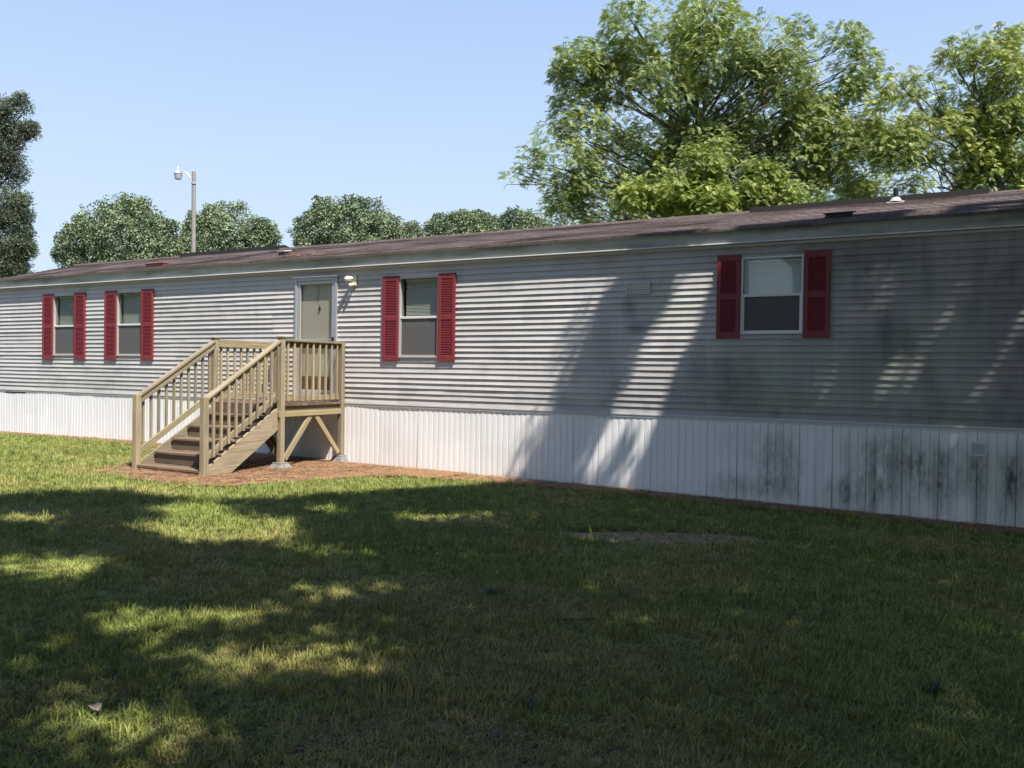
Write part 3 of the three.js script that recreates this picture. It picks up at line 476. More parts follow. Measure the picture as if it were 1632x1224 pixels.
// ---------------------------------------------------------------- trees
const leafMat = (c, t = 0.4) => phys({ color: c, roughness: 0.55, transmission: t, thickness: 0, side: THREE.DoubleSide });
function leafQuad(list, base, dir, side, L, w, droop = 0) {                    // a pointed leaf of two halves, folded a little
  const n = dir.clone().cross(side).normalize(), m = base.clone().addScaledVector(dir, L * 0.45), tip = base.clone().addScaledVector(dir, L).addScaledVector(n, -droop * L);
  const l = m.clone().addScaledVector(side, w / 2).addScaledVector(n, w * 0.12), r = m.clone().addScaledVector(side, -w / 2).addScaledVector(n, w * 0.12);
  list.push(base, r, tip, base, tip, l);
}
function frond(n, L, ll, lw) {                                                 // a drooping compound leaf, its base at the origin, along +x
  const q = []; let p = V(0, 0, 0), ang = 0.15;
  for (let k = 0; k < n; k++) {
    const t = (k + 1) / n, d = V(Math.cos(ang), Math.sin(ang), 0); const nx = p.clone().addScaledVector(d, L / n); q.push(p.clone().add(V(0, 0.004, 0)), nx, p.clone().add(V(0, -0.004, 0))); p = nx; ang -= 1.1 / n;
    const sz = 0.65 + 0.5 * Math.sin(Math.PI * (0.25 + 0.6 * t));
    for (const s of [-1, 1]) { const dir = d.clone().multiplyScalar(0.75).add(V(0, rr(-0.35, -0.15), s * rr(0.7, 0.95))).normalize(); leafQuad(q, p, dir, V(-dir.z, 0.15 * s, dir.x).normalize(), ll * sz, lw * sz, 0.2); }
  }
  leafQuad(q, p, V(Math.cos(ang), Math.sin(ang), 0), V(0, 0, 1), ll, lw, 0.1); return tris(q);
}
function clump(n, R, L, w, down = 0) {                                         // a spray of single leaves
  const q = []; for (let k = 0; k < n; k++) { const d = V(rr(-1, 1), rr(-0.9, 0.9), rr(-1, 1)).normalize(), b = d.clone().multiplyScalar(R * Math.sqrt(rnd())), dir = d.clone().multiplyScalar(0.7).add(V(rr(-0.7, 0.7), rr(-0.7, 0.6) - down, rr(-0.7, 0.7))).normalize(), s = dir.clone().cross(V(rr(-1, 1), rr(-1, 1), rr(-1, 1))).normalize(); leafQuad(q, b, dir, s, L * rr(0.75, 1.2), w * rr(0.75, 1.2), 0.15); }
  return tris(q);
}
const yaw = (a, b, c = 0) => new THREE.Quaternion().setFromEuler(new THREE.Euler(c, a, b, 'YXZ'));
const wobblePath = (a, b, n, k) => { const r = []; for (let i = 0; i <= n; i++) { const t = i / n, p = a.clone().lerp(b, t), s = k * Math.sin(Math.PI * t); r.push(p.add(V(rr(-s, s), rr(-s, s) * 0.4 - 0 + s * 0.8 * (1 - t), rr(-s, s)))); } return r; };
// lobes: [px, py, r px, depth offset m, density]; the crown is leafy sprays spread through the lobes, with limbs that reach them
function tree({ name = 'tree', label, d, lobes, trunkPx, spray, mats, count, trunkR, baseZ = 0, size = [0.8, 1.2], tint, limbR = 0.05, group, forkY, shape = 1, gap = 0.42, twigs = 3, leader }) {
  const u = d / 1320, base = far(trunkPx, 600, d + baseZ); base.y = -1.8;
  const T = thing(name, label, 'tree', base, group);
  const view = ray(816, 612).normalize(), L = lobes.map(([px, py, r, dz = 0, den = 1]) => ({ c: far(px, py, d).addScaledVector(view, dz), r: r * u, den }));
  const fork = V(base.x + rr(-0.2, 0.2), forkY, base.z), top = leader ? far(leader[0], leader[1], d) : fork.clone().add(V(0, 2, 0)), wood = [];
  part('trunk', tube([base, base.clone().lerp(fork, 0.5), fork, fork.clone().lerp(top, 0.5).add(V(0.2, 0, 0)), top], [trunkR, trunkR * 0.85, trunkR * 0.75, trunkR * 0.45, trunkR * 0.12], 12), M.bark, T);
  for (const l of L) {
    const s = fork.clone().lerp(top, clamp((l.c.y - fork.y) / Math.max(1, top.y - fork.y) * 0.75 - 0.1)), pth = wobblePath(s, l.c, 6, 0.12 * s.distanceTo(l.c) * 0.5), R0 = limbR * clamp(l.r, 0.5, 1.6);
    wood.push(tube(pth, pth.map((_, i) => R0 * (1 - 0.8 * i / 6) + 0.008), 6));
    for (let k = 0; k < twigs; k++) { const e = l.c.clone().add(V(rr(-1, 1), rr(-0.5, 1), rr(-1, 1)).normalize().multiplyScalar(l.r * 0.9)), q = wobblePath(pth[3 + (k % 3)], e, 4, 0.08 * l.r); wood.push(tube(q, q.map((_, i) => R0 * 0.42 * (1 - 0.85 * i / 4) + 0.006), 5)); }
  }
  part('branches', wood, M.bark, T);
  const tot = L.reduce((s, l) => s + l.r ** 2 * l.den, 0), lists = mats.map(() => []);
  for (const l of L) {
    const n = Math.round(count * l.r ** 2 * l.den / tot);
    for (let k = 0; k < n; k++) {
      const dir = V(rr(-1, 1), rr(-1, 1), rr(-1, 1)); if (dir.lengthSq() > 1 || dir.lengthSq() < 0.02) { k--; continue; }
      const len = dir.length(); dir.normalize(); const rad = l.r * Math.pow(len, shape), p = l.c.clone().addScaledVector(dir, rad);
      if (0.65 * noise(p.x * 1.3, p.y * 1.5, p.z * 1.3) + 0.35 * noise(p.x * 3.1, p.y * 3.4, p.z * 3.1) < gap && rnd() < 0.88) continue;
      const h = noise(p.x * 0.8 + 40, p.y * 0.8, p.z * 0.8), v = rr(0.75, 1.25) * (0.85 + 0.3 * h), warm = tint * (h - 0.5) + rr(-0.1, 0.1);
      const out = Math.atan2(-dir.z, dir.x) + rr(-1.1, 1.1);
      lists[(rnd() * mats.length) | 0].push({ p, q: yaw(out, rr(-0.55, 0.85), rr(-0.5, 0.5)), s: rr(...size), c: [v * (1 + warm * 0.5), v * (1 + warm * 0.2), v * (1 - warm * 0.4)] });
    }
  }
  lists.forEach((l, i) => l.length && copies('crown', spray[i % spray.length], mats[i], l, T, 'stuff'));
  return T;
}
const frondA = frond(7, 0.30, 0.115, 0.030), frondB = frond(8, 0.36, 0.110, 0.028), frondC = frond(6, 0.26, 0.120, 0.033);
const pecan = [leafMat([0.325, 0.405, 0.090], 0.52), leafMat([0.370, 0.435, 0.100], 0.52), leafMat([0.285, 0.380, 0.095], 0.52)];
tree({ name: 'walnut_tree', label: 'tall spreading green walnut tree behind the roof with drooping leaves, the taller of two', d: 25, trunkPx: 1120, trunkR: 0.26, forkY: 2.2, leader: [1105, 110], spray: [frondA, frondB, frondC], mats: pecan, count: 44000, size: [0.48, 0.90], tint: 0.45, limbR: 0.048, gap: 0.455,
  lobes: [[1012, 40, 52, 0], [1020, 95, 42, 0.4, 0.8], [1115, 25, 62, 0], [1130, 95, 66, -0.6], [1085, 70, 34, 0.5, 0.8], [960, 85, 34, 0.3, 0.8], [925, 105, 44, 0, 0.9], [985, 130, 48, 0.6, 0.9], [896, 115, 20, 0.2, 0.8], [915, 165, 40, 0.4, 0.8], [880, 225, 34, -0.3, 0.9], [935, 215, 42, 0, 0.7], [900, 275, 48, -0.4, 1], [846, 262, 26, 0, 0.8], [822, 285, 18, 0, 0.7], [905, 335, 44, 0.3, 1], [970, 300, 62, 0.3, 1], [985, 215, 52, 0.8, 0.8], [1050, 160, 56, -0.4], [1045, 235, 62, 0.5, 1], [1115, 175, 70, 0.9], [1110, 255, 72, 0.2], [1180, 230, 66, 0.7], [1195, 120, 42, 0, 0.85], [1215, 70, 44, 0], [1255, 80, 34, 0.4, 0.8], [1245, 130, 52, -0.5, 0.9], [1275, 45, 18, 0, 0.8], [1300, 65, 22, 0.3, 0.7], [1235, 195, 66, 0.3], [1345, 72, 36, 0, 0.9], [1372, 105, 34, 0.2, 0.9], [1330, 130, 44, 0.4, 0.8], [1300, 190, 56, 0.5, 0.85], [1360, 160, 34, 0.3, 0.8], [1270, 255, 64, 0.6], [1345, 225, 52, 0.3, 0.9], [1330, 290, 62, 0.5, 0.9], [1230, 300, 60, 0.4], [1140, 325, 60, 0.8], [1040, 320, 62, 0.6], [1395, 270, 40, 0.8, 0.7], [1392, 225, 34, 0.5, 0.8], [1380, 190, 26, 0.3, 0.7], [1400, 305, 40, 0.6, 0.9]] });
const yellowish = [leafMat([0.36, 0.44, 0.085], 0.5), leafMat([0.42, 0.46, 0.10], 0.5), leafMat([0.31, 0.40, 0.075], 0.5)];
tree({ name: 'walnut_tree', label: 'yellow green walnut tree at the right behind the roof, sky showing through', d: 23, trunkPx: 1600, trunkR: 0.2, forkY: 2.0, leader: [1560, 130], spray: [frondA, frondB, frondC], mats: yellowish, count: 16500, size: [0.48, 0.90], tint: 0.6, limbR: 0.042, gap: 0.49,
  lobes: [[1437, 140, 34, 0, 0.8], [1425, 185, 44, 0, 0.9], [1470, 150, 38, 0.2, 0.9], [1455, 225, 50, 0.3], [1420, 240, 40, -0.2, 0.9], [1500, 190, 44, 0, 0.8], [1525, 90, 28, 0, 0.8], [1560, 70, 30, 0.2, 0.8], [1600, 62, 30, 0, 0.9], [1630, 75, 40, 0.2], [1575, 115, 40, -0.3, 0.8], [1625, 140, 44, 0.3, 0.9], [1545, 160, 36, 0.4, 0.7], [1590, 190, 46, 0, 0.9], [1560, 245, 54, 0.4], [1625, 245, 50, 0.2], [1500, 275, 44, 0.5, 0.7], [1455, 290, 40, 0.3, 0.7], [1590, 290, 50, 0.3], [1660, 180, 60, 0.2], [1660, 280, 60, 0.4]] });
tree({ name: 'walnut_tree', label: 'low bright green young tree just behind the roof, below the tall walnut', d: 19, trunkPx: 1130, trunkR: 0.12, forkY: 1.2, leader: [1120, 300], spray: [frondA, frondC], mats: [leafMat([0.32, 0.41, 0.060], 0.5), leafMat([0.36, 0.43, 0.070], 0.5)], count: 6500, size: [0.45, 0.8], tint: 0.4, limbR: 0.03, gap: 0.50,
  lobes: [[1046, 288, 24, 0], [1068, 262, 20, 0.2], [1098, 246, 15, 0], [1122, 262, 26, 0], [1140, 285, 22, 0.3], [1012, 312, 28, 0.2], [1030, 335, 26, 0], [1075, 305, 34, 0], [1085, 335, 30, 0.2], [1130, 328, 34, -0.2], [1205, 268, 20, 0.1], [1222, 286, 26, 0], [1200, 310, 30, 0], [1170, 330, 26, 0.2], [1250, 318, 30, 0], [1284, 296, 17, 0.3, 0.8], [1300, 318, 20, 0.2, 0.8]] });
// row of rounded pear trees farther back
const pearSpray = [clump(16, 0.26, 0.13, 0.085, 0.2), clump(14, 0.24, 0.14, 0.09, 0.2)];
const pears = [std({ color: [0.190, 0.250, 0.135], roughness: 0.7 }), std({ color: [0.235, 0.295, 0.170], roughness: 0.7 })];
const pear = (label, d, cx, top, w, count, lobes) => tree({ name: 'pear_tree', label, d, trunkPx: cx, trunkR: 0.18, forkY: 1.0, leader: [cx, top + 60], spray: pearSpray, mats: pears, count, size: [0.8, 1.2], tint: 0.25, limbR: 0.05, gap: 0.475, shape: 0.95, twigs: 1, group: 'rounded trees behind the home', lobes: [...lobes, ...lobes.flatMap(([x, y, r, z], i) => [-1.1, -0.55, 0, 0.5, 1.05].map((a, k) => { const q = 4 + 5 * hash(i, k, 3), e = r * (0.86 + 0.42 * hash(i, k, 9)); return [x + e * Math.sin(a), y - e * Math.cos(a), q, z, 1.3]; }))] });
pear('broad rounded pear tree behind the home, left of the lamp pole', 45, 190, 316, 200, 8000, [[185, 345, 28, 0], [215, 350, 28, 0], [155, 365, 28, 0], [245, 375, 28, 0], [190, 385, 62, 0], [130, 395, 34, 0], [250, 400, 36, 0], [160, 420, 50, 0], [220, 420, 60, 0], [108, 412, 26, 0.5], [270, 420, 24, 0]]);
pear('rounded pear tree behind the lamp pole', 47, 362, 332, 150, 5200, [[350, 358, 26, 0], [380, 358, 24, 0], [325, 375, 30, 0], [400, 378, 28, 0], [360, 390, 52, 0], [310, 390, 28, 0], [418, 394, 22, 0], [335, 412, 50, 0], [395, 410, 40, 0], [295, 400, 20, 0]]);
pear('rounded pear tree behind the roof above the door', 45, 552, 320, 170, 5400, [[525, 345, 24, 0], [558, 344, 22, 0], [585, 350, 24, 0], [505, 365, 26, 0], [545, 375, 48, 0], [605, 368, 26, 0], [488, 382, 22, 0], [590, 388, 40, 0], [520, 395, 44, 0], [622, 384, 16, 0]]);
tree({ name: 'bushy_tree', label: 'low bushy tree far behind the roof between the pear trees and the walnut', d: 55, trunkPx: 760, trunkR: 0.18, forkY: 1.0, leader: [765, 370], spray: pearSpray, mats: pears, count: 4600, size: [0.8, 1.3], tint: 0.5, gap: 0.3, shape: 0.55, twigs: 1, lobes: [[705, 362, 20, 0], [735, 358, 20, 0], [765, 358, 20, 0], [820, 355, 20, 0], [842, 358, 18, 0], [795, 366, 20, 0], [690, 372, 18, 0], [760, 375, 32, 0], [720, 378, 26, 0], [830, 372, 28, 0], [860, 370, 22, 0]] });
tree({ name: 'bushy_tree', label: 'small pale bush top showing above the roof beside the third pear tree', d: 46, trunkPx: 655, trunkR: 0.1, forkY: 1.0, leader: [655, 372], spray: pearSpray, mats: [pears[1]], count: 380, size: [0.7, 1.0], tint: 0.4, gap: 0.2, shape: 0.6, twigs: 1, lobes: [[655, 366, 11, 0], [652, 378, 13, 0], [664, 376, 8, 0]] });
// dark tree at the left edge
tree({ name: 'oak_tree', label: 'tall dark green tree at the left edge beyond the end of the home', d: 38, trunkPx: -55, trunkR: 0.28, forkY: 3, leader: [-50, 190], spray: [clump(22, 0.30, 0.12, 0.05), clump(20, 0.26, 0.13, 0.055)], mats: [leafMat([0.125, 0.165, 0.095], 0.35), leafMat([0.150, 0.190, 0.105], 0.35)], count: 7600, size: [0.8, 1.2], tint: 0.3, gap: 0.52, limbR: 0.05, shape: 0.9, group: null,
  lobes: [[34, 158, 5, 0, 1.2], [28, 166, 8, 0], [40, 172, 5, 0], [50, 203, 6, 0, 1.2], [53, 212, 4, 0, 1.2], [38, 232, 6, 0, 0.9], [34, 268, 7, 0, 0.9], [38, 322, 6, 0, 1], [44, 341, 5, 0, 1], [46, 372, 5, 0, 1], [48, 404, 5, 0, 1], [15, 175, 16, 0], [5, 195, 20, 0], [25, 215, 20, 0, 0.9], [45, 208, 9, 0], [0, 225, 26, 0], [-10, 255, 26, 0], [22, 250, 16, 0, 0.9], [20, 275, 18, 0, 0.8], [-5, 290, 30, 0], [25, 312, 16, 0], [8, 325, 26, 0], [20, 350, 22, 0], [32, 365, 12, 0, 0.9], [0, 370, 34, 0], [28, 390, 20, 0], [42, 398, 9, 0, 0.9], [5, 410, 34, 0], [25, 425, 18, 0], [-20, 440, 40, 0], [-60, 200, 40, 0, 0.4], [-60, 290, 45, 0, 0.4], [-70, 380, 50, 0, 0.4]] });

// ---------------------------------------------------------------- shade trees that stand right of the lawn and behind the viewer; their crowns shade the lawn and the wall
{
  const EDGE = [[-13, 20], [-11.5, 9], [-9.6, 6.3], [-9.8, 5.55], [-9.1, 4.72], [-8.6, 4.95], [-7.9, 4.66], [-7.35, 4.25], [-6.84, 3.04], [-6.5, 2.2], [-6.05, 1.3], [-5.8, 0.4], [-5.9, 0], [12, 0], [12, 20]];
  const inside = (x, z) => { let c = false; for (let i = 0, j = EDGE.length - 1; i < EDGE.length; j = i++) { const [a, b] = EDGE[i], [p, q] = EDGE[j]; if (b > z !== q > z && x < (p - a) * (z - b) / (q - b) + a) c = !c; } return c; };
  // openings in the canopy, as they fall on the lawn: centre, half axes
  const GAPS = [[-6.37, 5.63, 0.52, -0.41, 0.56, 0.5], [-6.16, 7.48, 0.36, -0.28, 0.35, 0.24], [-7.4, 5.05, 0.34, -0.27, 0.36, 0.3], [-5.53, 5.76, 0.2, -0.16, 0.16, 0.16], [-5.03, 3.74, 0.45, -0.38, 0.12, 0.18], [-4.89, 5.97, 0.16, -0.12, 0.13, 0.15], [-3.9, 6.78, 0.22, -0.16, 0.13, 0.15], [-4.28, 8.03, 0.2, -0.13, 0.4, 0.3], [-4.0, 7.61, 0.22, -0.16, 0.2, 0.18], [-3.09, 8.01, 0.42, -0.29, 0.2, 0.2], [-4.28, 8.78, 0.13, -0.09, 0.12, 0.08], [-3.14, 9.05, 0.24, -0.16, 0.19, 0.14], [-2.75, 8.86, 0.1, -0.08, 0.1, 0.1], [-3.21, 3.81, 0.14, -0.11, 0.07, 0.15], [-0.18, 7.2, 0.13, -0.09, 0.06, 0.10], [0.07, 7.09, 0.11, -0.08, 0.05, 0.09], [-8.18, 6.42, 0.28, -0.22, 0.26, 0.16], [-3.68, 6.5, 0.1, -0.08, 0.1, 0.12], [-6.33, 4.1, 0.2, -0.17, 0.12, 0.14]];
  const gapAt = (x, z) => { let g = 9; for (const [a, b, wx, wz, hx, hz] of GAPS) { const dx = x - a, dz = z - b, det = wx * hz - wz * hx, p = (dx * hz - dz * hx) / det, q = (wx * dz - wz * dx) / det; g = Math.min(g, Math.hypot(p, q)); } return g; };
  const pts = [], S = V(1.9, 3.6, 1);
  const place = (t0, sc = 1) => { for (let k = 0; k < 12; k++) { const t = rr(1.75 + k * 0.12, 3.5 + k * 0.1), p = t0.clone().addScaledVector(S, t); if (p.y > 4.2 && !inView(p, 1.12)) { p.sc = sc; pts.push(p); return; } } };
  let n = 0;
  while (n < 42000) { const x = rr(-13, 9), z = rr(0, 17); n++; if (!inside(x + rr(-0.12, 0.12), z + rr(-0.12, 0.12))) continue; const g = gapAt(x, z); if ((g < 1.12 && !(z > 6.6 && rnd() < 0.07)) || (g >= 1.12 && g < 1.5 && rnd() > (g - 1.12) / 0.38)) continue; place(V(x, groundY(x, z), z)); }
  n = 0;
  while (n < 19000) {
    n++; const x = rr(-6.2, 4.5), y = rr(-1.8, 4.8), u = x - 0.53 * y + rr(-0.04, 0.04);
    if (u < -5.9 || (u < -4.55 && rnd() > ((u + 5.9) / 1.35) ** 3.2)) continue; if (y > Math.max(1.95, 4.5 + (x - 0.5) * 0.72) + 0.5 * (noise(x * 2, y) - 0.5)) continue;
    if (u > -4.75 && u < -3.45 - 0.12 * y) { if (rnd() < sstep(-4.75, -4.15, u) ** 0.6 + 0.02) continue; }
    if (Math.abs(u + 1.57) < 0.325 && y > -0.6 && noise(y * 4, 1) > 0.16) continue; if (Math.abs(u + 0.74) < 0.325 && y > -0.5 && noise(y * 3.6, 5) > 0.16) continue; if (Math.abs(u - 0.2) < 0.15 && noise(y * 2, 9) > 0.5) continue;
    place(V(x, y, 0), 0.58);
  }
  const trunks = [[2.6, 4.6, 'shade tree off to the right of the lawn near the home', 0.24], [5.6, 9.2, 'shade tree off to the right of the lawn level with the viewer', 0.28], [1.5, 16.5, 'shade tree behind the viewer at the right', 0.26], [-4.6, 15.2, 'shade tree behind the viewer at the left', 0.24]];
  const own = trunks.map(() => []);
  for (const p of pts) { let b = 0, bd = 1e9; trunks.forEach(([x, z], i) => { const d = Math.hypot(p.x - x, p.z - z); if (d < bd) { bd = d; b = i; } }); own[b].push(p); }
  const big = [clump(16, 0.24, 0.16, 0.085), clump(14, 0.22, 0.17, 0.09)], mats = [std({ color: [0.08, 0.13, 0.03], roughness: 0.7, side: THREE.DoubleSide }), std({ color: [0.09, 0.14, 0.035], roughness: 0.7, side: THREE.DoubleSide })];
  trunks.forEach(([x, z, label, R], i) => {
    const b = V(x, groundY(x, z) - 0.1, z), T = thing('shade_tree', label, 'tree', b), P = own[i], fork = V(x, 4.4, z), wood = [];
    part('trunk', tube([b, V(x + 0.1, 1.2, z - 0.05), fork, V(x - 0.1, 7.2, z), V(x, 9.4, z)], [R * 1.15, R, R * 0.8, R * 0.5, R * 0.15], 14), M.bark, T);
    for (let k = 0; k < 18 && P.length; k++) { const e = P[(rnd() * P.length) | 0], s = V(x, clamp(e.y - 2.5, 3.2, 8), z), q = wobblePath(s, e, 5, 0.25); if (q.some((w) => inView(w, 1.1))) continue; wood.push(tube(q, q.map((_, j) => 0.06 * (1 - 0.8 * j / 5) + 0.01), 6)); }
    if (wood.length) part('branches', wood, M.bark, T);
    for (let m = 0; m < 2; m++) copies('crown', big[m], mats[m], P.filter((_, k) => k % 2 === m).map((p) => { const v = rr(0.8, 1.2); return { p, q: yaw(rr(0, 6.28), rr(-1, 1), rr(-1, 1)), s: rr(0.75, 1.15) * p.sc, c: [v, v, v] }; }), T, 'stuff');
  });
}

{ // trees that close the yard behind the viewer
  const g = [clump(18, 0.34, 0.22, 0.12)], m = std({ color: [0.085, 0.13, 0.035], roughness: 0.7, side: THREE.DoubleSide });
  [[-15, 25, 'tree closing the yard behind the viewer at the far left'], [15, 13, 'tree at the far right of the yard beyond the shade trees'], [-25, 22, 'tree closing the yard behind the viewer on the left side'], [-36, 27, 'tree left of the gap in the row behind the viewer'], [-48, 20, 'tree past the left end of the home across the yard'], [-60, 27, 'leftmost tree of those closing the yard behind the viewer']].forEach(([x, z, label]) => {
    const b = V(x, groundY(x, z) - 0.1, z), T = thing('yard_tree', label, 'tree', b), P = [];
    part('trunk', tube([b, V(x, 2, z), V(x + 0.2, 5, z), V(x, 9, z)], [0.32, 0.27, 0.2, 0.06], 12), M.bark, T);
    for (let k = 0; k < 2200; k++) { const d = V(rr(-1, 1), rr(-1, 1), rr(-1, 1)); if (d.lengthSq() > 1) { k--; continue; } const p = V(x + d.x * 5.2, 6 + d.y * 6.2, z + d.z * 4.6); if (p.y < 1 || noise(p.x * 0.7, p.y * 0.7, p.z * 0.7) < 0.33) continue; const v = rr(0.8, 1.2); P.push({ p, q: yaw(rr(0, 6.28), rr(-1, 1), rr(-1, 1)), s: rr(1, 1.6), c: [v, v, v] }); }
    copies('crown', g[0], m, P, T, 'stuff');
  });
}

// ---------------------------------------------------------------- grass, straw and litter
const bare = (x, z) => { const dx = x + 2.7, dz = z - 3.22, a = Math.hypot((0.86 * dx - 0.51 * dz) / 1.15, (0.51 * dx + 0.86 * dz) / 0.36), r = sstep(1.25, 0.75, a + 0.7 * (fbm(x * 3, z * 5, 71) - 0.5)); return r; };
{
  const tuft = (n, R, h, w, lean) => { const q = [], nn = []; for (let k = 0; k < n; k++) { const a = rr(0, 6.28), r = R * Math.sqrt(rnd()), b = V(Math.cos(a) * r, -0.01, Math.sin(a) * r), y = rr(0, 6.28), H = h * rr(0.55, 1.15), s = V(Math.cos(y), 0, Math.sin(y)), l = rr(0.1, 1) * lean, d = V(-s.z, 0, s.x), m = b.clone().add(V(0, H * 0.6, 0)).addScaledVector(d, l * H * 0.35), t = b.clone().add(V(0, H * (1 - 0.25 * l), 0)).addScaledVector(d, l * H * 1.1), W = w * rr(0.7, 1.2) / 2;
      const b0 = b.clone().addScaledVector(s, -W), b1 = b.clone().addScaledVector(s, W), m0 = m.clone().addScaledVector(s, -W * 0.85), m1 = m.clone().addScaledVector(s, W * 0.85); q.push(b0, b1, m1, b0, m1, m0, m0, m1, t); } return tris(q); };
  const variants = [tuft(10, 0.032, 0.050, 0.0048, 1.1), tuft(9, 0.028, 0.066, 0.0050, 1.0), tuft(11, 0.036, 0.036, 0.0046, 1.4)], dry = [tuft(12, 0.05, 0.03, 0.0035, 2.2)];
  const gm = std({ color: new THREE.Color(1, 1, 1), roughness: 0.7, side: THREE.DoubleSide }), green = [[], [], []], straw = [];
  let tries = 0; const put = (x, z, s) => {
    if (z < bedEdge(x) + rr(-0.22, 0.06) && x < 3.2) return; const y = groundY(x, z), p = V(x, y, z); const b = bare(x, z); if (rnd() < b * 0.90) return;
    const dryness = sstep(0.50, 0.72, fbm(x * 0.9 + 3, z * 1.1, 301, 3) + rr(-0.09, 0.09)) * 0.8 + 0.5 * sstep(6.5, 9.5, z) * sstep(0.45, 0.6, fbm(x * 1.9, z * 1.9, 305, 3)), hue = fbm(x * 0.7, z * 0.7, 310, 3) - 0.5, worn = 0.75 * Math.exp(-((x + 3.0) ** 2 / 0.5 + (z - 8.05) ** 2 / 0.12)) + 0.5 * Math.exp(-((x + 2.1) ** 2 / 0.5 + (z - 7.2) ** 2 / 0.2)) + 0.4 * Math.exp(-((x + 1.2) ** 2 / 0.6 + (z - 6.2) ** 2 / 0.3));
    const k = rr(0.55, 1.25), yel = rr(0, 0.28) + clamp(dryness + worn) * 0.5;
    const c = [lerp(0.190, 0.42, yel) * k, lerp(0.255, 0.345, yel) * k * (1 + 0.25 * hue), lerp(0.042, 0.125, yel) * k];
    if (rnd() < 0.14 + 0.6 * dryness + worn) straw.push({ p, q: yaw(rr(0, 6.28), 0), s: V(s * rr(0.9, 1.5), s * rr(0.8, 1.6), s * rr(0.9, 1.5)), c: [0.34 * k, 0.26 * k, 0.13 * k] });
    green[(rnd() * 3) | 0].push({ p, q: yaw(rr(0, 6.28), rr(-0.12, 0.12), rr(-0.12, 0.12)), s: V(s, s * rr(0.65, 1.35) * (0.45 + 1.1 * fbm(x * 2.2, z * 2.2, 320, 3)) * (rnd() < 0.05 ? 1.5 : 1), s), c });
  };
  const view = (x, z) => inView(V(x, groundY(x, z) + 0.03, z), 1.10);
  const scatter = (n, x0, x1, z0, z1, s) => { for (let k = 0; k < n; k++) { const x = rr(x0, x1), z = rr(z0, z1); if (view(x, z)) put(x, z, s * rr(0.8, 1.2)); } };
  scatter(64000, -7.4, 0.8, 6.0, 10.2, 0.85); scatter(60000, -8, 1.2, 4, 8, 1.0); scatter(60000, -13, 1.2, 1.5, 7, 1.15); scatter(70000, -21, 1.5, 0.2, 5.5, 1.3);
  variants.forEach((g, i) => { const m = copies('grass', g, gm, green[i]); tag(m, ['short green grass of the lawn before the home', 'taller green grass blades of the lawn before the home', 'low bent green grass of the lawn before the home'][i], 'grass', null, 'stuff'); });
  tag(copies('dry_grass', dry[0], gm, straw), 'dry tan grass lying in patches on the lawn', 'dry grass', null, 'stuff');
  // pine needles on the bed, the porch, the roof edge
  const needle = (n, R) => { const q = []; for (let k = 0; k < n; k++) { const b = V(rr(-R, R), rr(0, 0.012), rr(-R, R)), a = rr(0, 6.28), d = V(Math.cos(a), rr(-0.05, 0.12), Math.sin(a)), L = rr(0.05, 0.14), s = V(-d.z, 0, d.x).multiplyScalar(0.0016), e = b.clone().addScaledVector(d, L); q.push(b.clone().sub(s), e, b.clone().add(s)); } return tris(q); };
  const ng = needle(16, 0.06), chips = []; for (let k = 0; k < 9; k++) { const p = V(rr(-0.07, 0.07), rr(0, 0.008), rr(-0.07, 0.07)), a = rr(0, 6.28), L = rr(0.02, 0.055), w = rr(0.008, 0.018); const d = V(Math.cos(a), rr(-0.4, 0.4), Math.sin(a)), s = V(-d.z, rr(-0.3, 0.3), d.x).multiplyScalar(w); chips.push(p, p.clone().addScaledVector(d, L), p.clone().add(s)); }
  const cg = tris(chips), nm = std({ color: new THREE.Color(1, 1, 1), roughness: 0.9, side: THREE.DoubleSide }), N = [], C = [];
  for (let k = 0; k < 13000; k++) { const x = rnd() < 0.55 ? rr(-12.4, -7.0) : rr(-20, 1.5), z = rr(0, 1) * (bedEdge(x) + 0.12); const v = rr(0.5, 1.35); (k % 3 ? N : C).push({ p: V(x, groundY(x, z) + 0.04, z), q: yaw(rr(0, 6.28), 0), s: rr(0.6, 1.2), c: k % 3 ? [0.44 * v, 0.26 * v, 0.135 * v] : [0.15 * v, 0.08 * v, 0.05 * v] }); }
  tag(copies('pine_straw', ng, nm, N), 'reddish pine needles strewn over the bed round the steps', 'pine straw', null, 'stuff'); tag(copies('bark_chips', cg, nm, C), 'small brown bark chips strewn over the bed along the skirting', 'bark chips', null, 'stuff');
  const DN = []; for (let k = 0; k < 150; k++) DN.push({ p: V(rr(-11.0, -9.6), -0.582, rr(0.1, 1.5)), q: yaw(rr(0, 6.28), 0), s: rr(0.7, 1.2), c: [0.36, 0.19, 0.10].map((c) => c * rr(0.6, 1.2)) });
  const NZ = [3.06, 2.75, 2.44, 2.13, 1.82], TY = [-1.50, -1.316, -1.132, -0.95, -0.767]; for (let k = 0; k < 90; k++) { const i = (rnd() * 5) | 0; DN.push({ p: V(rr(-10.9, -9.7), TY[i] + 0.002, NZ[i] - rr(0.05, 0.26)), q: yaw(rr(0, 6.28), 0), s: rr(0.5, 0.9), c: [0.38, 0.20, 0.11].map((c) => c * rr(0.6, 1.2)) }); }
  tag(copies('pine_straw', ng, nm, DN), 'pine needles lying on the porch floor and treads', 'pine straw', null, 'stuff');
  const RN = []; for (let k = 0; k < 60; k++) { const x = k < 42 ? -10.95 + 0.8 * (rnd() + rnd() - 0.6) : -9.15 + rr(-0.25, 0.25), z = rr(-0.42, -0.05); RN.push({ p: V(x, lerp(EAVE, RIDGE, (0.115 - z) / 2.245) + 0.016, z), q: yaw(rr(0, 6.28), 0.1, 0.28), s: rr(0.8, 1.5), c: [0.42, 0.23, 0.13].map((c) => c * rr(0.6, 1.2)) }); }
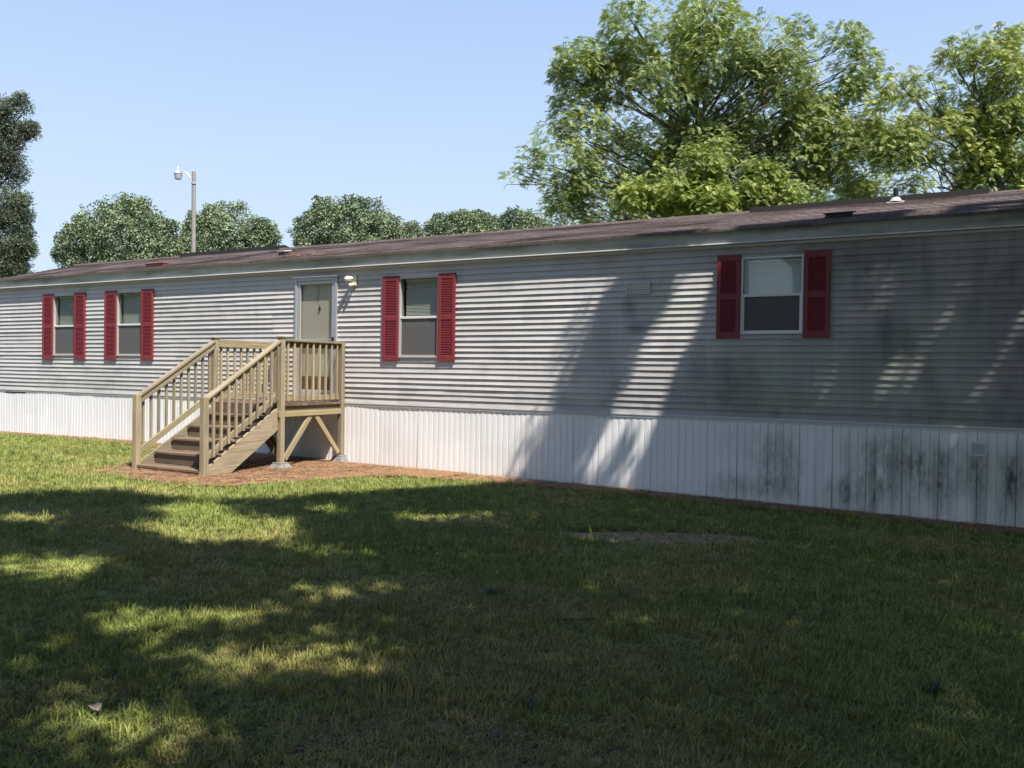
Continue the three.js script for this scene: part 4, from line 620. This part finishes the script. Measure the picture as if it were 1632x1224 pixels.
  tag(copies('pine_straw', ng, nm, RN), 'pine needles caught on the roof edge above the door', 'pine straw', null, 'stuff');
}
{ // small things on the lawn
  const leaf = (x, z, s, label, c, turn) => { const y = groundY(x, z) + 0.035, q = [], P = (a, b, h) => V(x + s * (Math.cos(turn) * a - Math.sin(turn) * b), y + s * h, z + s * (Math.sin(turn) * a + Math.cos(turn) * b));
    const rim = [[-1, 0, 0], [-0.5, 0.42, 0.25], [0.15, 0.5, 0.3], [0.6, 0.3, 0.15], [1.05, 0.05, 0.12], [0.6, -0.32, 0.28], [0.1, -0.52, 0.34], [-0.5, -0.4, 0.24]]; for (let k = 0; k < rim.length; k++) { const a = rim[k], b = rim[(k + 1) % rim.length]; q.push(P(0, 0, 0.02), P(...b), P(...a)); }
    q.push(P(-1, 0.03, 0), P(-1.5, 0, 0.05), P(-1, -0.03, 0)); solo('fallen_leaf', tris(q), std({ color: c, roughness: 0.8, side: THREE.DoubleSide }), label, 'leaf', V(x, y, z)); };
  leaf(-3.33, 9.0, 0.052, 'curled greyish tan dry leaf lying in the grass at lower left', [0.36, 0.27, 0.24], 0.3); leaf(-3.3, 8.69, 0.024, 'tiny pale dry leaf in the grass beyond the larger curled leaf', [0.36, 0.30, 0.22], 1.2);
  { const x = -1.75, z = 8.2, y = groundY(x, z) + 0.028, T = thing('pine_cone', 'brown pine cone lying in the grass at the bottom centre', 'pine cone', V(x, y - 0.03, z)), ax = V(0.55, 0.25, 0.8).normalize(), qq = new THREE.Quaternion().setFromUnitVectors(V(0, 1, 0), ax), sc = [];
    const core = new THREE.SphereGeometry(0.024, 12, 10).scale(1, 1.6, 1); core.applyQuaternion(qq).translate(x, y + 0.006, z); part('core', core, M.bark, T);
    for (let k = 0; k < 70; k++) { const t = k / 70, a = k * 2.39996, h = lerp(-0.036, 0.040, t), r = 0.030 * Math.sqrt(Math.max(0.05, 1 - (h / 0.043) ** 2)), d = V(Math.cos(a), 0.35, Math.sin(a)).normalize(), b = V(Math.cos(a) * r * 0.6, h, Math.sin(a) * r * 0.6), s = V(-Math.sin(a), 0, Math.cos(a)); leafQuad(sc, b, d, s, 0.017, 0.015, -0.1); }
    const g = tris(sc); g.applyQuaternion(qq).translate(x, y + 0.006, z); part('scales', g, std({ color: [0.20, 0.15, 0.115], roughness: 0.9, side: THREE.DoubleSide }), T, 'stuff'); }
  const weed = (x, z, n, L, w, label, c) => { const y = groundY(x, z), q = []; for (let k = 0; k < n; k++) { const a = rr(0, 6.28), d = V(Math.cos(a), rr(0.25, 0.7), Math.sin(a)).normalize(); leafQuad(q, V(x, y + 0.01, z), d, V(-Math.sin(a), 0, Math.cos(a)), L * rr(0.7, 1.2), w, 0.5); } solo('weed', tris(q), phys({ color: c, roughness: 0.5, transmission: 0.2, thickness: 0, side: THREE.DoubleSide }), label, 'weed', V(x, y, z)); };
  weed(-1.79, 7.84, 22, 0.075, 0.006, 'blue green spiky weed in the dark grass near the bottom centre', [0.10, 0.165, 0.105]); weed(-2.49, 8.02, 20, 0.07, 0.006, 'blue green spiky weed below the brightest sunlit patch of lawn', [0.10, 0.165, 0.105]); weed(-0.14, 6.53, 16, 0.10, 0.016, 'broad leaved weed in the dark grass at lower right', [0.06, 0.12, 0.06]); weed(-2.95, 6.2, 18, 0.08, 0.010, 'small pale weed in the shaded middle of the lawn', [0.11, 0.16, 0.12]);
  const st = []; for (let k = 0; k <= 8; k++) { const t = k / 8, x = lerp(-2.3, -1.72, t), z = lerp(6.55, 6.12, t); st.push(V(x + 0.02 * Math.sin(k * 2), groundY(x, z) + 0.035, z)); } solo('fallen_stick', tube(st, st.map((_, k) => 0.009 - 0.0006 * k), 6), M.bark, 'thin dead stick lying in the shaded grass right of the middle', 'stick', V(-2.0, -1.62, 6.35));
}

// ---------------------------------------------------------------- render
const renderer = new THREE.WebGLRenderer({ antialias: true });
renderer.setSize(1024, 768); renderer.toneMapping = THREE.LinearToneMapping; renderer.toneMappingExposure = EXPOSURE;
renderer.shadowMap.enabled = true; renderer.shadowMap.type = THREE.PCFSoftShadowMap;
camera.aspect = 4 / 3; camera.updateProjectionMatrix();
renderer.render(scene, camera);
